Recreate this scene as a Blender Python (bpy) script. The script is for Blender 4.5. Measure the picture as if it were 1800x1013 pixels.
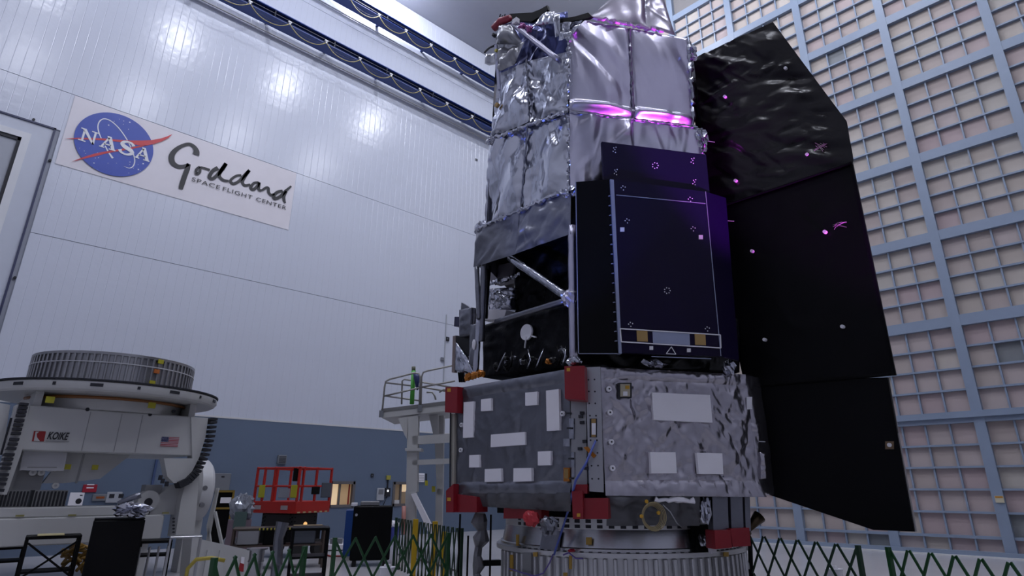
import bpy, math, random
import numpy as np
from mathutils import Vector, Matrix
for o in list(bpy.data.objects):
    bpy.data.objects.remove(o)
SC = bpy.context.scene
COL = SC.collection
# ------------------------------------------------------------------ camera
CAM_H = 1.6
FPX, PCX, PCY = 1084.66, 920.67, 464.4          # focal length and principal point, in pixels of 1800 x 1013
YAW, PITCH, ROLL = math.radians(45.732), math.radians(19.986), math.radians(0.081)
cf = Vector((math.cos(YAW)*math.cos(PITCH), math.sin(YAW)*math.cos(PITCH), math.sin(PITCH)))
cr0 = Vector((math.sin(YAW), -math.cos(YAW), 0)); cu0 = cr0.cross(cf)
cr = cr0*math.cos(ROLL) + cu0*math.sin(ROLL); cu = cu0*math.cos(ROLL) - cr0*math.sin(ROLL)
CPOS = Vector((0, 0, CAM_H))
cd = bpy.data.cameras.new('camera'); cam = bpy.data.objects.new('camera', cd); COL.objects.link(cam)
cd.sensor_fit = 'HORIZONTAL'; cd.sensor_width = 36.0
cd.lens = FPX/1800*36.0
cd.shift_x = -(PCX-900)/1800.0; cd.shift_y = (PCY-506.5)/1800.0
cd.clip_start = 0.1; cd.clip_end = 200
cam.matrix_world = Matrix(((cr.x, cu.x, -cf.x, 0), (cr.y, cu.y, -cf.y, 0), (cr.z, cu.z, -cf.z, CAM_H), (0, 0, 0, 1)))
SC.camera = cam
# ------------------------------------------------------------------ exposure and world
SC.view_settings.view_transform = 'Standard'; SC.view_settings.look = 'None'
SC.view_settings.gamma = 1.0; SC.view_settings.use_curve_mapping = False
SC.view_settings.exposure = -0.42
w = bpy.data.worlds.new('world'); SC.world = w; w.use_nodes = True
w.node_tree.nodes['Background'].inputs[0].default_value = (0.5, 0.55, 0.8, 1)
w.node_tree.nodes['Background'].inputs[1].default_value = 0.02

# sight-line helpers: a photo pixel's ray met with a real plane of the room
def ray(x, y): return cf + cr*((x-PCX)/FPX) - cu*((y-PCY)/FPX)
def on(x, y, p, n):
    d = ray(x, y); n = Vector(n); t = (Vector(p)-CPOS).dot(n)/d.dot(n); return CPOS + d*t
def onX(x, y, v): return on(x, y, (v, 0, 0), (1, 0, 0))
def onY(x, y, v): return on(x, y, (0, v, 0), (0, 1, 0))
def onZ(x, y, v): return on(x, y, (0, 0, v), (0, 0, 1))
def project(p):
    q = Vector(p)-CPOS; wd = q.dot(cf)
    return PCX + FPX*q.dot(cr)/wd, PCY - FPX*q.dot(cu)/wd

# ------------------------------------------------------------------ lamps of the hall
LAMP_E = 1000.0
def lamp(kind, loc, energy, color, size=0.5, target=None, spot=None, blend=0.4):
    d = bpy.data.lights.new('lamp_light', kind); d.energy = energy; d.color = color
    if kind == 'AREA': d.shape = 'DISK'; d.size = size
    else: d.shadow_soft_size = size
    if kind == 'SPOT': d.spot_size = math.radians(spot); d.spot_blend = blend
    o = bpy.data.objects.new('lamp_light', d); COL.objects.link(o); o.location = loc
    if target is not None:
        o.rotation_euler = (Vector(target)-Vector(loc)).to_track_quat('-Z', 'Y').to_euler()
    return o
CEIL = 22.95
LAMPS = [(10.5, 18.7), (5.1, 18.7), (5.1, 11.35), (10.5, 11.35), (15.9, 11.35), (-0.3, 11.35), (15.9, 4.0), (10.5, 4.0), (5.1, -3.35), (10.5, -3.35), (-0.3, 4.0), (5.1, 4.0)]  # last ones carry the grid on nearer, added for front light
STAGE = [  # coloured stage floods that wash the spacecraft: place, aim, colour, watts, cone
    ((7.6, -0.6, 0.55), (7.75, 4.25, 7.0), (0.80, 0.08, 1.0), 6800, 22),
    ((1.6, 4.2, 0.55), (6.15, 5.3, 5.7), (0.10, 0.18, 1.0), 1600, 27),
]
# ------------------------------------------------------------------ materials
MATS = {}
def mat(name, color, rough=0.5, metal=0.0, bump=0.0, bscale=8.0, bdist=0.02, var=0.0, vscale=3.0, spec=0.5, emit=None, estr=0.0, coat=0.0, aniso=None, stretch=None, alpha=1.0, trans=0.0, rvar=0.0, crumple=None):
    if name in MATS: return MATS[name]
    m = bpy.data.materials.new(name); m.use_nodes = True; nt = m.node_tree
    b = nt.nodes['Principled BSDF']; L = nt.links.new
    b.inputs['Base Color'].default_value = (*color, 1); b.inputs['Roughness'].default_value = rough
    b.inputs['Metallic'].default_value = metal; b.inputs['Specular IOR Level'].default_value = spec
    if coat: b.inputs['Coat Weight'].default_value = coat; b.inputs['Coat Roughness'].default_value = 0.1
    if emit: b.inputs['Emission Color'].default_value = (*emit, 1); b.inputs['Emission Strength'].default_value = estr
    if alpha < 1: b.inputs['Alpha'].default_value = alpha
    if trans: b.inputs['Transmission Weight'].default_value = trans
    tc = nt.nodes.new('ShaderNodeTexCoord'); mp = nt.nodes.new('ShaderNodeMapping'); L(tc.outputs['Object'], mp.inputs[0])
    if stretch: mp.inputs['Scale'].default_value = stretch
    nz = nt.nodes.new('ShaderNodeTexNoise'); nz.inputs['Scale'].default_value = vscale; nz.inputs['Detail'].default_value = 4; L(mp.outputs[0], nz.inputs['Vector'])
    mx = nt.nodes.new('ShaderNodeMix'); mx.data_type = 'RGBA'; v = var if var else 0.04
    mx.inputs[6].default_value = (*[c*(1-v) for c in color], 1); mx.inputs[7].default_value = (*[min(1, c*(1+v)) for c in color], 1)
    L(nz.outputs['Fac'], mx.inputs[0]); L(mx.outputs[2], b.inputs['Base Color'])
    if rvar:
        mr = nt.nodes.new('ShaderNodeMapRange'); mr.inputs[3].default_value = max(0, rough-rvar); mr.inputs[4].default_value = rough+rvar
        L(nz.outputs['Fac'], mr.inputs[0]); L(mr.outputs[0], b.inputs['Roughness'])
    if bump:
        n2 = nt.nodes.new('ShaderNodeTexNoise'); n2.inputs['Scale'].default_value = bscale; n2.inputs['Detail'].default_value = 3; L(mp.outputs[0], n2.inputs['Vector'])
        bp = nt.nodes.new('ShaderNodeBump'); bp.inputs['Strength'].default_value = bump; bp.inputs['Distance'].default_value = bdist
        L(n2.outputs['Fac'], bp.inputs['Height']); L(bp.outputs[0], b.inputs['Normal'])
    if crumple:                            # sharp creases: two sizes of warped cells as relief
        cs, cstr, cdist, cmap = crumple
        m3 = nt.nodes.new('ShaderNodeMapping'); m3.inputs['Scale'].default_value = cmap; L(tc.outputs['Object'], m3.inputs[0])
        wn = nt.nodes.new('ShaderNodeTexNoise'); wn.inputs['Scale'].default_value = cs*.6; L(m3.outputs[0], wn.inputs['Vector'])
        va = nt.nodes.new('ShaderNodeVectorMath'); va.operation = 'MULTIPLY_ADD'; va.inputs[1].default_value = (.5/cs*2, .5/cs*2, .5/cs*2); L(wn.outputs['Color'], va.inputs[0]); L(m3.outputs[0], va.inputs[2])
        prev = None
        for sc_, wt in ((cs, 1.0), (cs*2.7, .38)):
            vo = nt.nodes.new('ShaderNodeTexVoronoi'); vo.inputs['Scale'].default_value = sc_; L(va.outputs[0], vo.inputs['Vector'])
            mu = nt.nodes.new('ShaderNodeMath'); mu.operation = 'MULTIPLY_ADD'; mu.inputs[1].default_value = wt; mu.inputs[2].default_value = 0.0; L(vo.outputs['Distance'], mu.inputs[0])
            if prev is not None: L(prev.outputs[0], mu.inputs[2])
            prev = mu
        bp = nt.nodes.new('ShaderNodeBump'); bp.inputs['Strength'].default_value = cstr; bp.inputs['Distance'].default_value = cdist
        L(prev.outputs[0], bp.inputs['Height']); L(bp.outputs[0], b.inputs['Normal'])
    MATS[name] = m; return m

# ------------------------------------------------------------------ mesh builder
class MB:
    def __init__(s): s.v = []; s.f = []
    def add(s, vs, fs):
        n = len(s.v); s.v += [tuple(v) for v in vs]; s.f += [tuple(i+n for i in f) for f in fs]; return s
    def box(s, c, d, rz=0, M=None, bev=0.0):
        x, y, z = d[0]/2, d[1]/2, d[2]/2
        R = M if M is not None else Matrix.Rotation(rz, 3, 'Z')
        if bev <= 0:
            p = [(-x,-y,-z),(x,-y,-z),(x,y,-z),(-x,y,-z),(-x,-y,z),(x,-y,z),(x,y,z),(-x,y,z)]
            f = [(0,3,2,1),(4,5,6,7),(0,1,5,4),(1,2,6,5),(2,3,7,6),(3,0,4,7)]
        else:
            b = min(bev, x*.9, y*.9, z*.9)
            p = []; 
            for (zz, ins) in ((-z, b), (-z+b, 0), (z-b, 0), (z, b)):
                X, Y = x-ins, y-ins
                p += [(-X+b,-Y,zz),(X-b,-Y,zz),(X,-Y+b,zz),(X,Y-b,zz),(X-b,Y,zz),(-X+b,Y,zz),(-X,Y-b,zz),(-X,-Y+b,zz)]
            f = [tuple(range(7,-1,-1)), tuple(range(24,32))]
            for k in range(3):
                for i in range(8):
                    j = (i+1) % 8; f.append((k*8+i, k*8+j, k*8+8+j, k*8+8+i))
        return s.add([Vector(c)+R@Vector(q) for q in p], f)
    def box2(s, a, b, bev=0.0):
        a, b = Vector(a), Vector(b); d = b-a
        return s.box((a+b)/2, (abs(d.x), abs(d.y), abs(d.z)), bev=bev)
    def tube(s, pts, r, n=8, cap=True):
        pts = [Vector(p) for p in pts]; rings = []
        up = Vector((0, 0, 1)); prev = None
        for i, p in enumerate(pts):
            t = (pts[min(i+1, len(pts)-1)]-pts[max(i-1, 0)])
            if t.length < 1e-9: t = Vector((0,0,1))
            t.normalize()
            a = prev if prev is not None else (up if abs(t.z) < .95 else Vector((1, 0, 0)))
            a = a - t*a.dot(t)
            if a.length < 1e-6: a = Vector((1, 0, 0)) - t*t.x
            a.normalize(); b = t.cross(a); prev = a
            rr = r[i] if isinstance(r, (list, tuple)) else r
            rings.append([p + (a*math.cos(2*math.pi*k/n)+b*math.sin(2*math.pi*k/n))*rr for k in range(n)])
        vs = [q for g in rings for q in g]; fs = []
        for i in range(len(pts)-1):
            for k in range(n):
                j = (k+1) % n; fs.append((i*n+k, i*n+j, (i+1)*n+j, (i+1)*n+k))
        if cap: fs.append(tuple(range(n-1, -1, -1))); m = (len(pts)-1)*n; fs.append(tuple(range(m, m+n)))
        return s.add(vs, fs)
    def bar(s, a, b, wd, ht, up=(0, 0, 1)):
        a, b = Vector(a), Vector(b); t = (b-a); ln = t.length; t.normalize()
        u = Vector(up); u = u - t*u.dot(t)
        if u.length < 1e-6: u = Vector((1, 0, 0))-t*t.x
        u.normalize(); sd = t.cross(u)
        R = Matrix((sd, t, u)).transposed()
        return s.box((a+b)/2, (wd, ln, ht), M=R)
    def lathe(s, prof, n=48, c=(0, 0, 0), a0=0.0, a1=2*math.pi, M=None):
        full = abs(a1-a0-2*math.pi) < 1e-6; m = n if full else n+1
        vs = []
        for (r, z) in prof:
            for k in range(m):
                a = a0+(a1-a0)*k/n; q = Vector((r*math.cos(a), r*math.sin(a), z))
                if M is not None: q = M@q
                vs.append(Vector(c)+q)
        fs = []
        for i in range(len(prof)-1):
            for k in range(m if full else n):
                j = (k+1) % m; fs.append((i*m+k, i*m+j, (i+1)*m+j, (i+1)*m+k))
        return s.add(vs, fs)
    def prism(s, poly, depth):          # planar polygon of Vectors, thickened along its own normal (front face stays put)
        P = [Vector(p) for p in poly]; nn = Vector((0, 0, 0))
        for i in range(len(P)):
            nn += P[i].cross(P[(i+1) % len(P)])
        nn.normalize(); n = len(P)
        vs = P + [p - nn*depth for p in P]
        fs = [tuple(range(n)), tuple(range(2*n-1, n-1, -1))]
        for i in range(n): fs.append((i, n+i, n+(i+1) % n, (i+1) % n))
        return s.add(vs, fs)
    def disc(s, c, r, nrm, depth=0.01, n=16):
        nrm = Vector(nrm).normalized(); a = nrm.orthogonal().normalized(); b = nrm.cross(a); c = Vector(c)
        return s.prism([c+(a*math.cos(2*math.pi*k/n)+b*math.sin(2*math.pi*k/n))*r for k in range(n)], depth)
    def grid(s, P, closed=False):       # P[i][j] points
        nu, nv = len(P), len(P[0]); vs = [q for r in P for q in r]; fs = []
        for i in range(nu-1):
            for j in range(nv-1): fs.append((i*nv+j, i*nv+j+1, (i+1)*nv+j+1, (i+1)*nv+j))
        return s.add(vs, fs)
    def build(s, name, m, parent=None, smooth=False, auto=None):
        me = bpy.data.meshes.new(name); me.from_pydata([tuple(v) for v in s.v], [], s.f); me.validate(); me.update()
        if m is not None: me.materials.append(m)
        if smooth:
            for p in me.polygons: p.use_smooth = True
        if auto is not None:
            for p in me.polygons: p.use_smooth = True
            me.set_sharp_from_angle(angle=math.radians(auto))
        o = bpy.data.objects.new(name, me); COL.objects.link(o)
        if parent is not None: attach(o, parent)
        return o
def world_loc(o):
    M = Matrix.Identity(4)
    while o is not None:
        M = o.matrix_parent_inverse @ o.matrix_basis if False else (o.matrix_basis @ M if o.parent is None else (o.matrix_parent_inverse @ o.matrix_basis) @ M); o = o.parent
    return M
def attach(o, parent):                   # o was made in world coordinates; keep it there
    o.parent = parent; o.matrix_parent_inverse = world_loc(parent).inverted()
def link_mesh(name, me, loc, parent=None, rz=0, M=None):
    o = bpy.data.objects.new(name, me); COL.objects.link(o)
    if M is not None: o.matrix_basis = M
    else: o.location = loc; o.rotation_euler = (0, 0, rz)
    if parent is not None: attach(o, parent)
    return o
def mesh_only(mb, name, m, smooth=False, auto=None):
    o = mb.build(name, m, None, smooth, auto); me = o.data; bpy.data.objects.remove(o); return me
def thing(name, label, cat, loc=(0, 0, 0), group=None):
    o = bpy.data.objects.new(name, None); COL.objects.link(o); o.location = loc; o.empty_display_size = 0.1
    return tag(o, label, cat, group)
def tag(o, label, cat, group=None):
    o['label'] = label; o['category'] = cat
    if group: o['group'] = group
    return o
def struct(o): o['kind'] = 'structure'; return o
def text_mesh(txt, size, m, name, ext=0.002, xs=1.0, shear=0.0, bold=0.0, spacing=1.0):
    cu_ = bpy.data.curves.new(name, 'FONT'); cu_.body = txt; cu_.size = size; cu_.extrude = ext; cu_.shear = shear; cu_.offset = bold; cu_.space_character = spacing; cu_.resolution_u = 4
    o = bpy.data.objects.new(name, cu_); COL.objects.link(o)
    dg = bpy.context.evaluated_depsgraph_get(); dg.update()
    me = bpy.data.meshes.new_from_object(o.evaluated_get(dg)); bpy.data.objects.remove(o)
    for v in me.vertices: v.co.x *= xs
    me.materials.clear(); me.materials.append(m); me.name = name
    return me
# ================================================================== the hall
LW, RW = 20.5, 20.1                       # planes of the white panel wall (y) and the filter wall (x)
X0, Y0 = -9.9, -12.0
M_white = mat('white_wall_panel', (0.60, 0.63, 0.72), 0.22, bump=0.25, bscale=3.6, bdist=0.03, var=0.03, vscale=0.6)
M_back = mat('wall_backing', (0.30, 0.32, 0.38), 0.6)
M_blue = mat('blue_wall_paint', (0.115, 0.155, 0.225), 0.45, var=0.06, vscale=0.7)
M_ceil = mat('ceiling_grey', (0.36, 0.37, 0.42), 0.7)
M_floor = mat('floor_epoxy', (0.52, 0.51, 0.53), 0.22, var=0.08, vscale=0.8, bump=0.05, bscale=2.0)
M_steel = mat('frame_blue_grey', (0.235, 0.29, 0.385), 0.42, var=0.05)
M_dark = mat('dark_rubber', (0.012, 0.013, 0.02), 0.6)
M_wpaint = mat('white_paint', (0.62, 0.62, 0.62), 0.4, var=0.05)

M_far = mat('far_wall_grey', (0.45, 0.46, 0.52), 0.5)
fl = struct(MB().box2((X0, Y0, -0.3), (RW+0.5, LW+0.5, 0)).build('floor', M_floor))
struct(MB().box2((X0, Y0, CEIL), (RW+0.5, LW+0.5, CEIL+0.3)).build('ceiling', M_ceil))
struct(MB().box2((X0-0.3, Y0, 0), (X0, LW+0.5, CEIL)).build('wall_west', M_far))
struct(MB().box2((X0-0.3, Y0-0.3, 0), (RW+0.5, Y0, CEIL)).build('wall_near', M_far))

# --- white wall: backing slab, blue lower band with two window openings, single metal panels
BLUE_Z = 3.66
wins = [(10.83, 11.75, 1.0, 1.80), (13.33, 14.2, 1.0, 1.80)]
mb = MB()
mb.box2((X0, LW+0.03, BLUE_Z), (RW+0.5, LW+0.5, CEIL))
wall_l = struct(mb.build('wall_left', M_back))
mb = MB(); xs = [1.07, wins[0][0], wins[0][1], wins[1][0], wins[1][1], RW]
for i in range(5):
    a, b = xs[i], xs[i+1]
    if i in (1, 3):
        mb.box2((a, LW-0.01, 0), (b, LW+0.4, 1.0)); mb.box2((a, LW-0.01, 1.80), (b, LW+0.4, BLUE_Z)); mb.box2((a, LW+0.22, 1.0), (b, LW+0.4, 1.8))
    else: mb.box2((a, LW-0.01, 0), (b, LW+0.4, BLUE_Z))
mb.build('blue_band', M_blue, wall_l)
PW = 0.25
def panel_mesh(h):
    m_ = MB(); g = 0.012; e = 0.010
    prof = [(-PW/2, 0.03), (-PW/2, 0.005), (-PW/2+g, 0), (PW/2-g, 0), (PW/2, 0.005), (PW/2, 0.03)]
    vs = [(x, y, 0) for x, y in prof]+[(x, y, h) for x, y in prof]
    fs = [(i, i+1, 7+i, 6+i) for i in range(5)]+[(5, 4, 3, 2, 1, 0), (6, 7, 8, 9, 10, 11)]
    m_.add(vs, fs)
    return mesh_only(m_, 'wall_panel', M_white)
tiers = [(BLUE_Z, 8.15), (8.15, 12.61), (12.61, 20.2), (20.2, CEIL)]
for ti, (z0, z1) in enumerate(tiers):
    me = panel_mesh(z1-z0-0.018)
    k0 = 5 if ti == 0 else (5 if ti == 1 else (-5 if ti == 2 else 28))
    k1 = [60, 64, 72, 72][ti]
    for k in range(k0, k1):
        link_mesh('wall_panel', me, (0.945+PW*(k-4)+PW/2 if True else 0, LW, z0+0.009), wall_l)
me = panel_mesh(12.61-11.34-0.018)
for k in range(-5, 5): link_mesh('wall_panel', me, (0.945+PW*(k-4)+PW/2, LW, 11.349), wall_l)
mb = MB()                                   # the panels that the spacecraft hides, one sheet
for ti, (z0, z1) in enumerate(tiers):
    k1 = [60, 64, 72, 72][ti]; mb.box2((0.945+PW*(k1-4), LW, z0+0.009), (RW, LW+0.03, z1-0.009))
    k0 = [5, 5, -5, 28][ti]
    if ti in (0, 1): pass
    mb.box2((X0, LW, z0+.009), (-2.0 if ti < 2 else 0.945+PW*(k0-4), LW+.03, z1-.009))
mb.build('panel_sheet', M_white, wall_l)
mb = MB(); mb.box2((1.07, LW-0.02, BLUE_Z-0.03), (RW, LW, BLUE_Z+0.02)); mb.build('seam_flashing', M_wpaint, wall_l)
# --- windows
M_frame = mat('window_frame_grey', (0.13, 0.12, 0.12), 0.5)
M_lit1 = mat('lit_pane_bright', (0.8, 0.6, 0.4), 0.3, emit=(1.0, 0.72, 0.42), estr=0.62)
M_lit2 = mat('lit_pane_tan', (0.5, 0.35, 0.2), 0.3, emit=(0.62, 0.40, 0.20), estr=0.30)
M_lit3 = mat('dim_pane', (0.2, 0.16, 0.12), 0.2, emit=(0.35, 0.24, 0.14), estr=0.22)
for i, (a, b, z0, z1) in enumerate(wins):
    mb = MB(); t = 0.07
    mb.box2((a-0.02, LW-0.04, z0-0.02), (a+t, LW+0.2, z1+0.02)); mb.box2((b-t, LW-0.04, z0-0.02), (b+0.02, LW+0.2, z1+0.02))
    mb.box2((a, LW-0.04, z0-0.02), (b, LW+0.2, z0+t)); mb.box2((a, LW-0.04, z1-t), (b, LW+0.2, z1+0.02))
    wd = struct(mb.build('window_%d' % (i+1), M_frame))
    xm = a+0.42*(b-a)
    MB().box2((xm-0.03, LW+0.02, z0), (xm+0.03, LW+0.1, z1)).build('mullion', M_frame, wd)
    if i == 0:
        MB().box2((a+t, LW+0.1, z0+t), (xm, LW+0.11, z1-t)).build('pane', M_lit1, wd); MB().box2((xm, LW+0.1, z0+t), (b-t, LW+0.11, z1-t)).build('pane', M_lit2, wd)
        MB().box2((xm+0.36, LW+0.05, z0+t), (xm+0.40, LW+0.09, z1-t)).build('door_edge', mat('red_door_edge', (0.3, 0.03, 0.02), 0.4), wd)
    else:
        MB().box2((a+t, LW+0.1, z0+t), (xm, LW+0.11, z1-t)).build('pane', M_lit3, wd); MB().box2((xm, LW+0.1, z1-0.32), (b-t, LW+0.11, z1-t)).build('pane', M_lit1, wd)
        MB().box2((xm, LW+0.1, z0+t), (b-t, LW+0.11, z1-0.32)).build('pane', M_lit3, wd)
        MB().box2((a+t+.02, LW+0.02, z0+t), (a+t+0.25, LW+0.09, z0+t+.12)).build('paper_stack', M_wpaint, wd)
# --- giant door at the far left
M_leaf = mat('door_leaf_grey', (0.36, 0.38, 0.43), 0.35, bump=0.1, bscale=0.8)
M_jamb = mat('door_jamb_white', (0.52, 0.55, 0.63), 0.35)
mb = MB()
mb.box2((0.60, LW-0.06, 0), (1.05, LW+0.03, 11.28)); mb.box2((X0, LW-0.06, 10.90), (0.60, LW+0.03, 11.28))
door = struct(mb.build('door_1', M_jamb))
mb = MB(); mb.box2((1.04, LW-0.10, 0), (1.09, LW+0.03, 11.33)); mb.box2((X0, LW-0.10, 11.28), (1.09, LW+0.03, 11.33)); mb.build('edge_trim', mat('trim_navy', (0.03, 0.035, 0.09), 0.4), door)
mb = MB(); mb.box2((0.42, LW-0.16, 0), (0.60, LW+0.03, 10.9)); mb.box2((X0, LW-0.16, 10.72), (0.42, LW+0.03, 10.9)); mb.build('inner_jamb', mat('inner_jamb_white', (0.66, 0.67, 0.70), 0.35), door)
mb = MB(); mb.box2((0.34, LW-0.13, 0), (0.42, LW+0.03, 10.72)); mb.box2((X0, LW-0.13, 10.62), (0.42, LW+0.03, 10.72)); mb.build('gasket', M_dark, door)
for k in range(6): MB().box2((-1.4, LW-0.09, 0.02+k*1.77), (0.34, LW+0.03, 1.78+k*1.77)).build('leaf_panel', M_leaf, door)
MB().box2((X0, LW-0.09, 0.02), (-1.42, LW+0.03, 10.6)).build('leaf_panel', M_leaf, door)
bolt = mesh_only(MB().disc((0, 0, 0), 0.035, (0, -1, 0), 0.05, 8), 'bolt', M_dark)
for (x, z) in [(1.16, 10.35), (1.16, 6.83), (1.16, 3.9), (0.55, 11.42)]: link_mesh('bolt', bolt, (x, LW-0.03, z), door)

# --- filter wall: posts, rails, thin bars and single filter panels
posts = [0.94-2.6+0.02, 0.94, 3.54, 6.10, 8.66, 11.27, 13.87, 16.47, 19.05]
rails = [3.40, 5.97, 8.50, 11.03, 13.65, 16.18, 18.70, 21.2]
wall_r = struct(MB().box2((RW+0.16, Y0, 0), (RW+0.5, LW+0.5, CEIL)).build('wall_right', mat('filter_plenum', (0.2, 0.19, 0.19), 0.7)))
pm = mesh_only(MB().box2((RW-0.03, -0.125, 0.10), (RW+0.2, 0.125, CEIL)), 'post', M_steel)
for y in posts: link_mesh('post', pm, (0, y, 0), wall_r)
rm = MB(); rm.box2((RW-0.02, posts[0], -0.15), (RW+0.2, LW, 0.15)); rm = mesh_only(rm, 'rail', M_steel)
for z in rails: link_mesh('rail', rm, (0, 0, z), wall_r)
MB().box2((RW-0.10, posts[0], 3.38), (RW-0.02, LW, 3.52)).build('ledge', M_steel, wall_r)
mb = MB(); mb.box2((RW-0.10, posts[0], 0.02), (RW+0.2, LW, 0.125)); mb.build('base_rail', M_steel, wall_r)
MB().box2((RW-0.22, posts[0], 0.0), (RW-0.10, LW, 0.03)).build('floor_cove', M_wpaint, wall_r)
rnd = random.Random(5)
FM = [mat('filter_warm_%d' % i, c, 0.85, var=0.06, vscale=1.2) for i, c in enumerate([(0.47, 0.41, 0.365), (0.45, 0.385, 0.355), (0.50, 0.445, 0.40), (0.44, 0.37, 0.345), (0.47, 0.43, 0.39)])]
FM_low = [mat('filter_rosy_light_%d' % i, c, 0.85, var=0.06, vscale=1.2) for i, c in enumerate([(0.46, 0.375, 0.365), (0.44, 0.345, 0.345), (0.47, 0.40, 0.385)])]  # rosier light on the lower rows is put into these pane colours
FM_grey = mat('filter_blank_grey', (0.20, 0.21, 0.22), 0.6)
def pane_mesh(w_, h_, m_): return mesh_only(MB().box2((RW+0.13, -w_/2, 0), (RW+0.16, w_/2, h_)), 'filter_panel', m_)
cells = []
BAYZ = [(0.125, 0.42, 1)] + [(0.48, 3.25, 5)] + [(rails[i]+0.15, rails[i+1]-0.15, 4) for i in range(7)]
bar_h = {}; bar_v = {}
SIL = [(700, 0), (1165, 0), (1220, 95), (1360, 40), (1490, 215), (1502, 285), (1575, 665), (1560, 668), (1607, 935), (1535, 932), (1345, 868), (1325, 930), (1325, 1013), (700, 1013)]
def inside(px, py):
    c = False; n = len(SIL)
    for i in range(n):
        (xa, ya), (xb, yb) = SIL[i], SIL[(i+1) % n]
        if (ya > py) != (yb > py) and px < (xb-xa)*(py-ya)/(yb-ya)+xa: c = not c
    return c
greys = {(1, 1, 0, 1), (2, 0, 0, 2), (3, 0, 0, 0), (2, 6, 2, 3), (1, 2, 2, 2), (1, 1, 3, 0)}
for bi in range(len(posts)-1):
    ya, yb = posts[bi]+0.125, posts[bi+1]-0.125
    cw = (yb-ya)/4
    for ri, (za, zb, nr_) in enumerate(BAYZ):
        ch = (zb-za)/nr_
        vis_bay = False
        for i in range(4):
            for j in range(nr_):
                c = (RW, ya+cw*(i+0.5), za+ch*(j+0.5)); px, py = project(c)
                vis = -25 < px < 1825 and -25 < py < 1040 and not (inside(px, py) and inside(px+22, py-20) and inside(px+22, py+20) and inside(px-10, py))
                vis_bay |= vis
                cells.append((vis, (Vector(c)-CPOS).length, c, round(cw, 3), round(ch, 3), (bi, ri, i, j)))
        if vis_bay:
            for j in range(1, nr_):
                key = (round(yb-ya, 3))
                if key not in bar_h: bar_h[key] = mesh_only(MB().box2((RW+0.02, 0, -0.026), (RW+0.14, yb-ya, 0.026)), 'cross_bar', M_steel)
                link_mesh('cross_bar', bar_h[key], (0, ya, za+ch*j), wall_r)
            for i in range(1, 4):
                key = round(zb-za, 3)
                if key not in bar_v: bar_v[key] = mesh_only(MB().box2((RW+0.045, -0.021, 0), (RW+0.14, 0.021, zb-za)), 'upright_bar', M_steel)
                link_mesh('upright_bar', bar_v[key], (0, ya+cw*i, za), wall_r)
            if ri == 1: 
                key = ('low', round(yb-ya, 3))
                if key not in bar_h: bar_h[key] = mesh_only(MB().box2((RW+0.02, 0, -0.035), (RW+0.14, yb-ya, 0.035)), 'cross_bar', M_steel)
                link_mesh('cross_bar', bar_h[key], (0, ya, 0.45), wall_r)
cells.sort(key=lambda t: (not t[0], t[1]))
pcache = {}; rest = MB()
for n_, (vis, dist, c, cw, ch, key) in enumerate(cells):
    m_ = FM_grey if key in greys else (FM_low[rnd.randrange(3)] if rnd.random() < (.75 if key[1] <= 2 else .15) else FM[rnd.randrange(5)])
    if vis and n_ < 300:
        kk = (cw, ch, m_.name)
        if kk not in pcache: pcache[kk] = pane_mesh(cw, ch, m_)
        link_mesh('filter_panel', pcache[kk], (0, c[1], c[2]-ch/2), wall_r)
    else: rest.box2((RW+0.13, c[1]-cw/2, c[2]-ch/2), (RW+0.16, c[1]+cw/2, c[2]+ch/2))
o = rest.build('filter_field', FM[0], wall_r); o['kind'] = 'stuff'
print('filter cells', len(cells), sum(1 for t in cells if t[0]))
o = MB().box2((RW-0.06, 3.42, 1.28), (RW-0.03, 3.60, 1.44)).build('warning_label', mat('label_cream', (0.55, 0.5, 0.36), 0.5), wall_r)
MB().box2((RW-0.065, 3.43, 1.39), (RW-0.06, 3.59, 1.43)).build('label_stripe', mat('label_orange', (0.45, 0.2, 0.02), 0.5), o)

# --- ceiling lamps (high-bay fixtures, some added for front light) with their light
M_lamp = mat('lamp_housing', (0.5, 0.5, 0.52), 0.4)
hm = mesh_only(MB().lathe([(0.02, 0.30), (0.12, 0.30), (0.14, 0.18), (0.36, 0.10), (0.40, 0.0), (0.38, 0.0), (0.34, 0.06), (0.02, 0.08)], 24), 'housing', M_lamp, auto=40)
for i, (x, y) in enumerate(LAMPS):
    t = thing('high_bay_lamp', 'round high-bay lamp hanging from the grey ceiling (nearer ones added for front light)', 'lamp', (x, y, CEIL-0.34), 'high-bay lamps on the ceiling, some added')
    link_mesh('housing', hm, (x, y, CEIL-0.34), t)
    MB().tube([(x, y, CEIL-0.04), (x, y, CEIL-0.01)], 0.03).build('stem', M_lamp, t)
    l = lamp('POINT', (x, y, CEIL-0.46), LAMP_E, (0.86, 0.89, 1.0), 0.26)
    attach(l, t)

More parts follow.
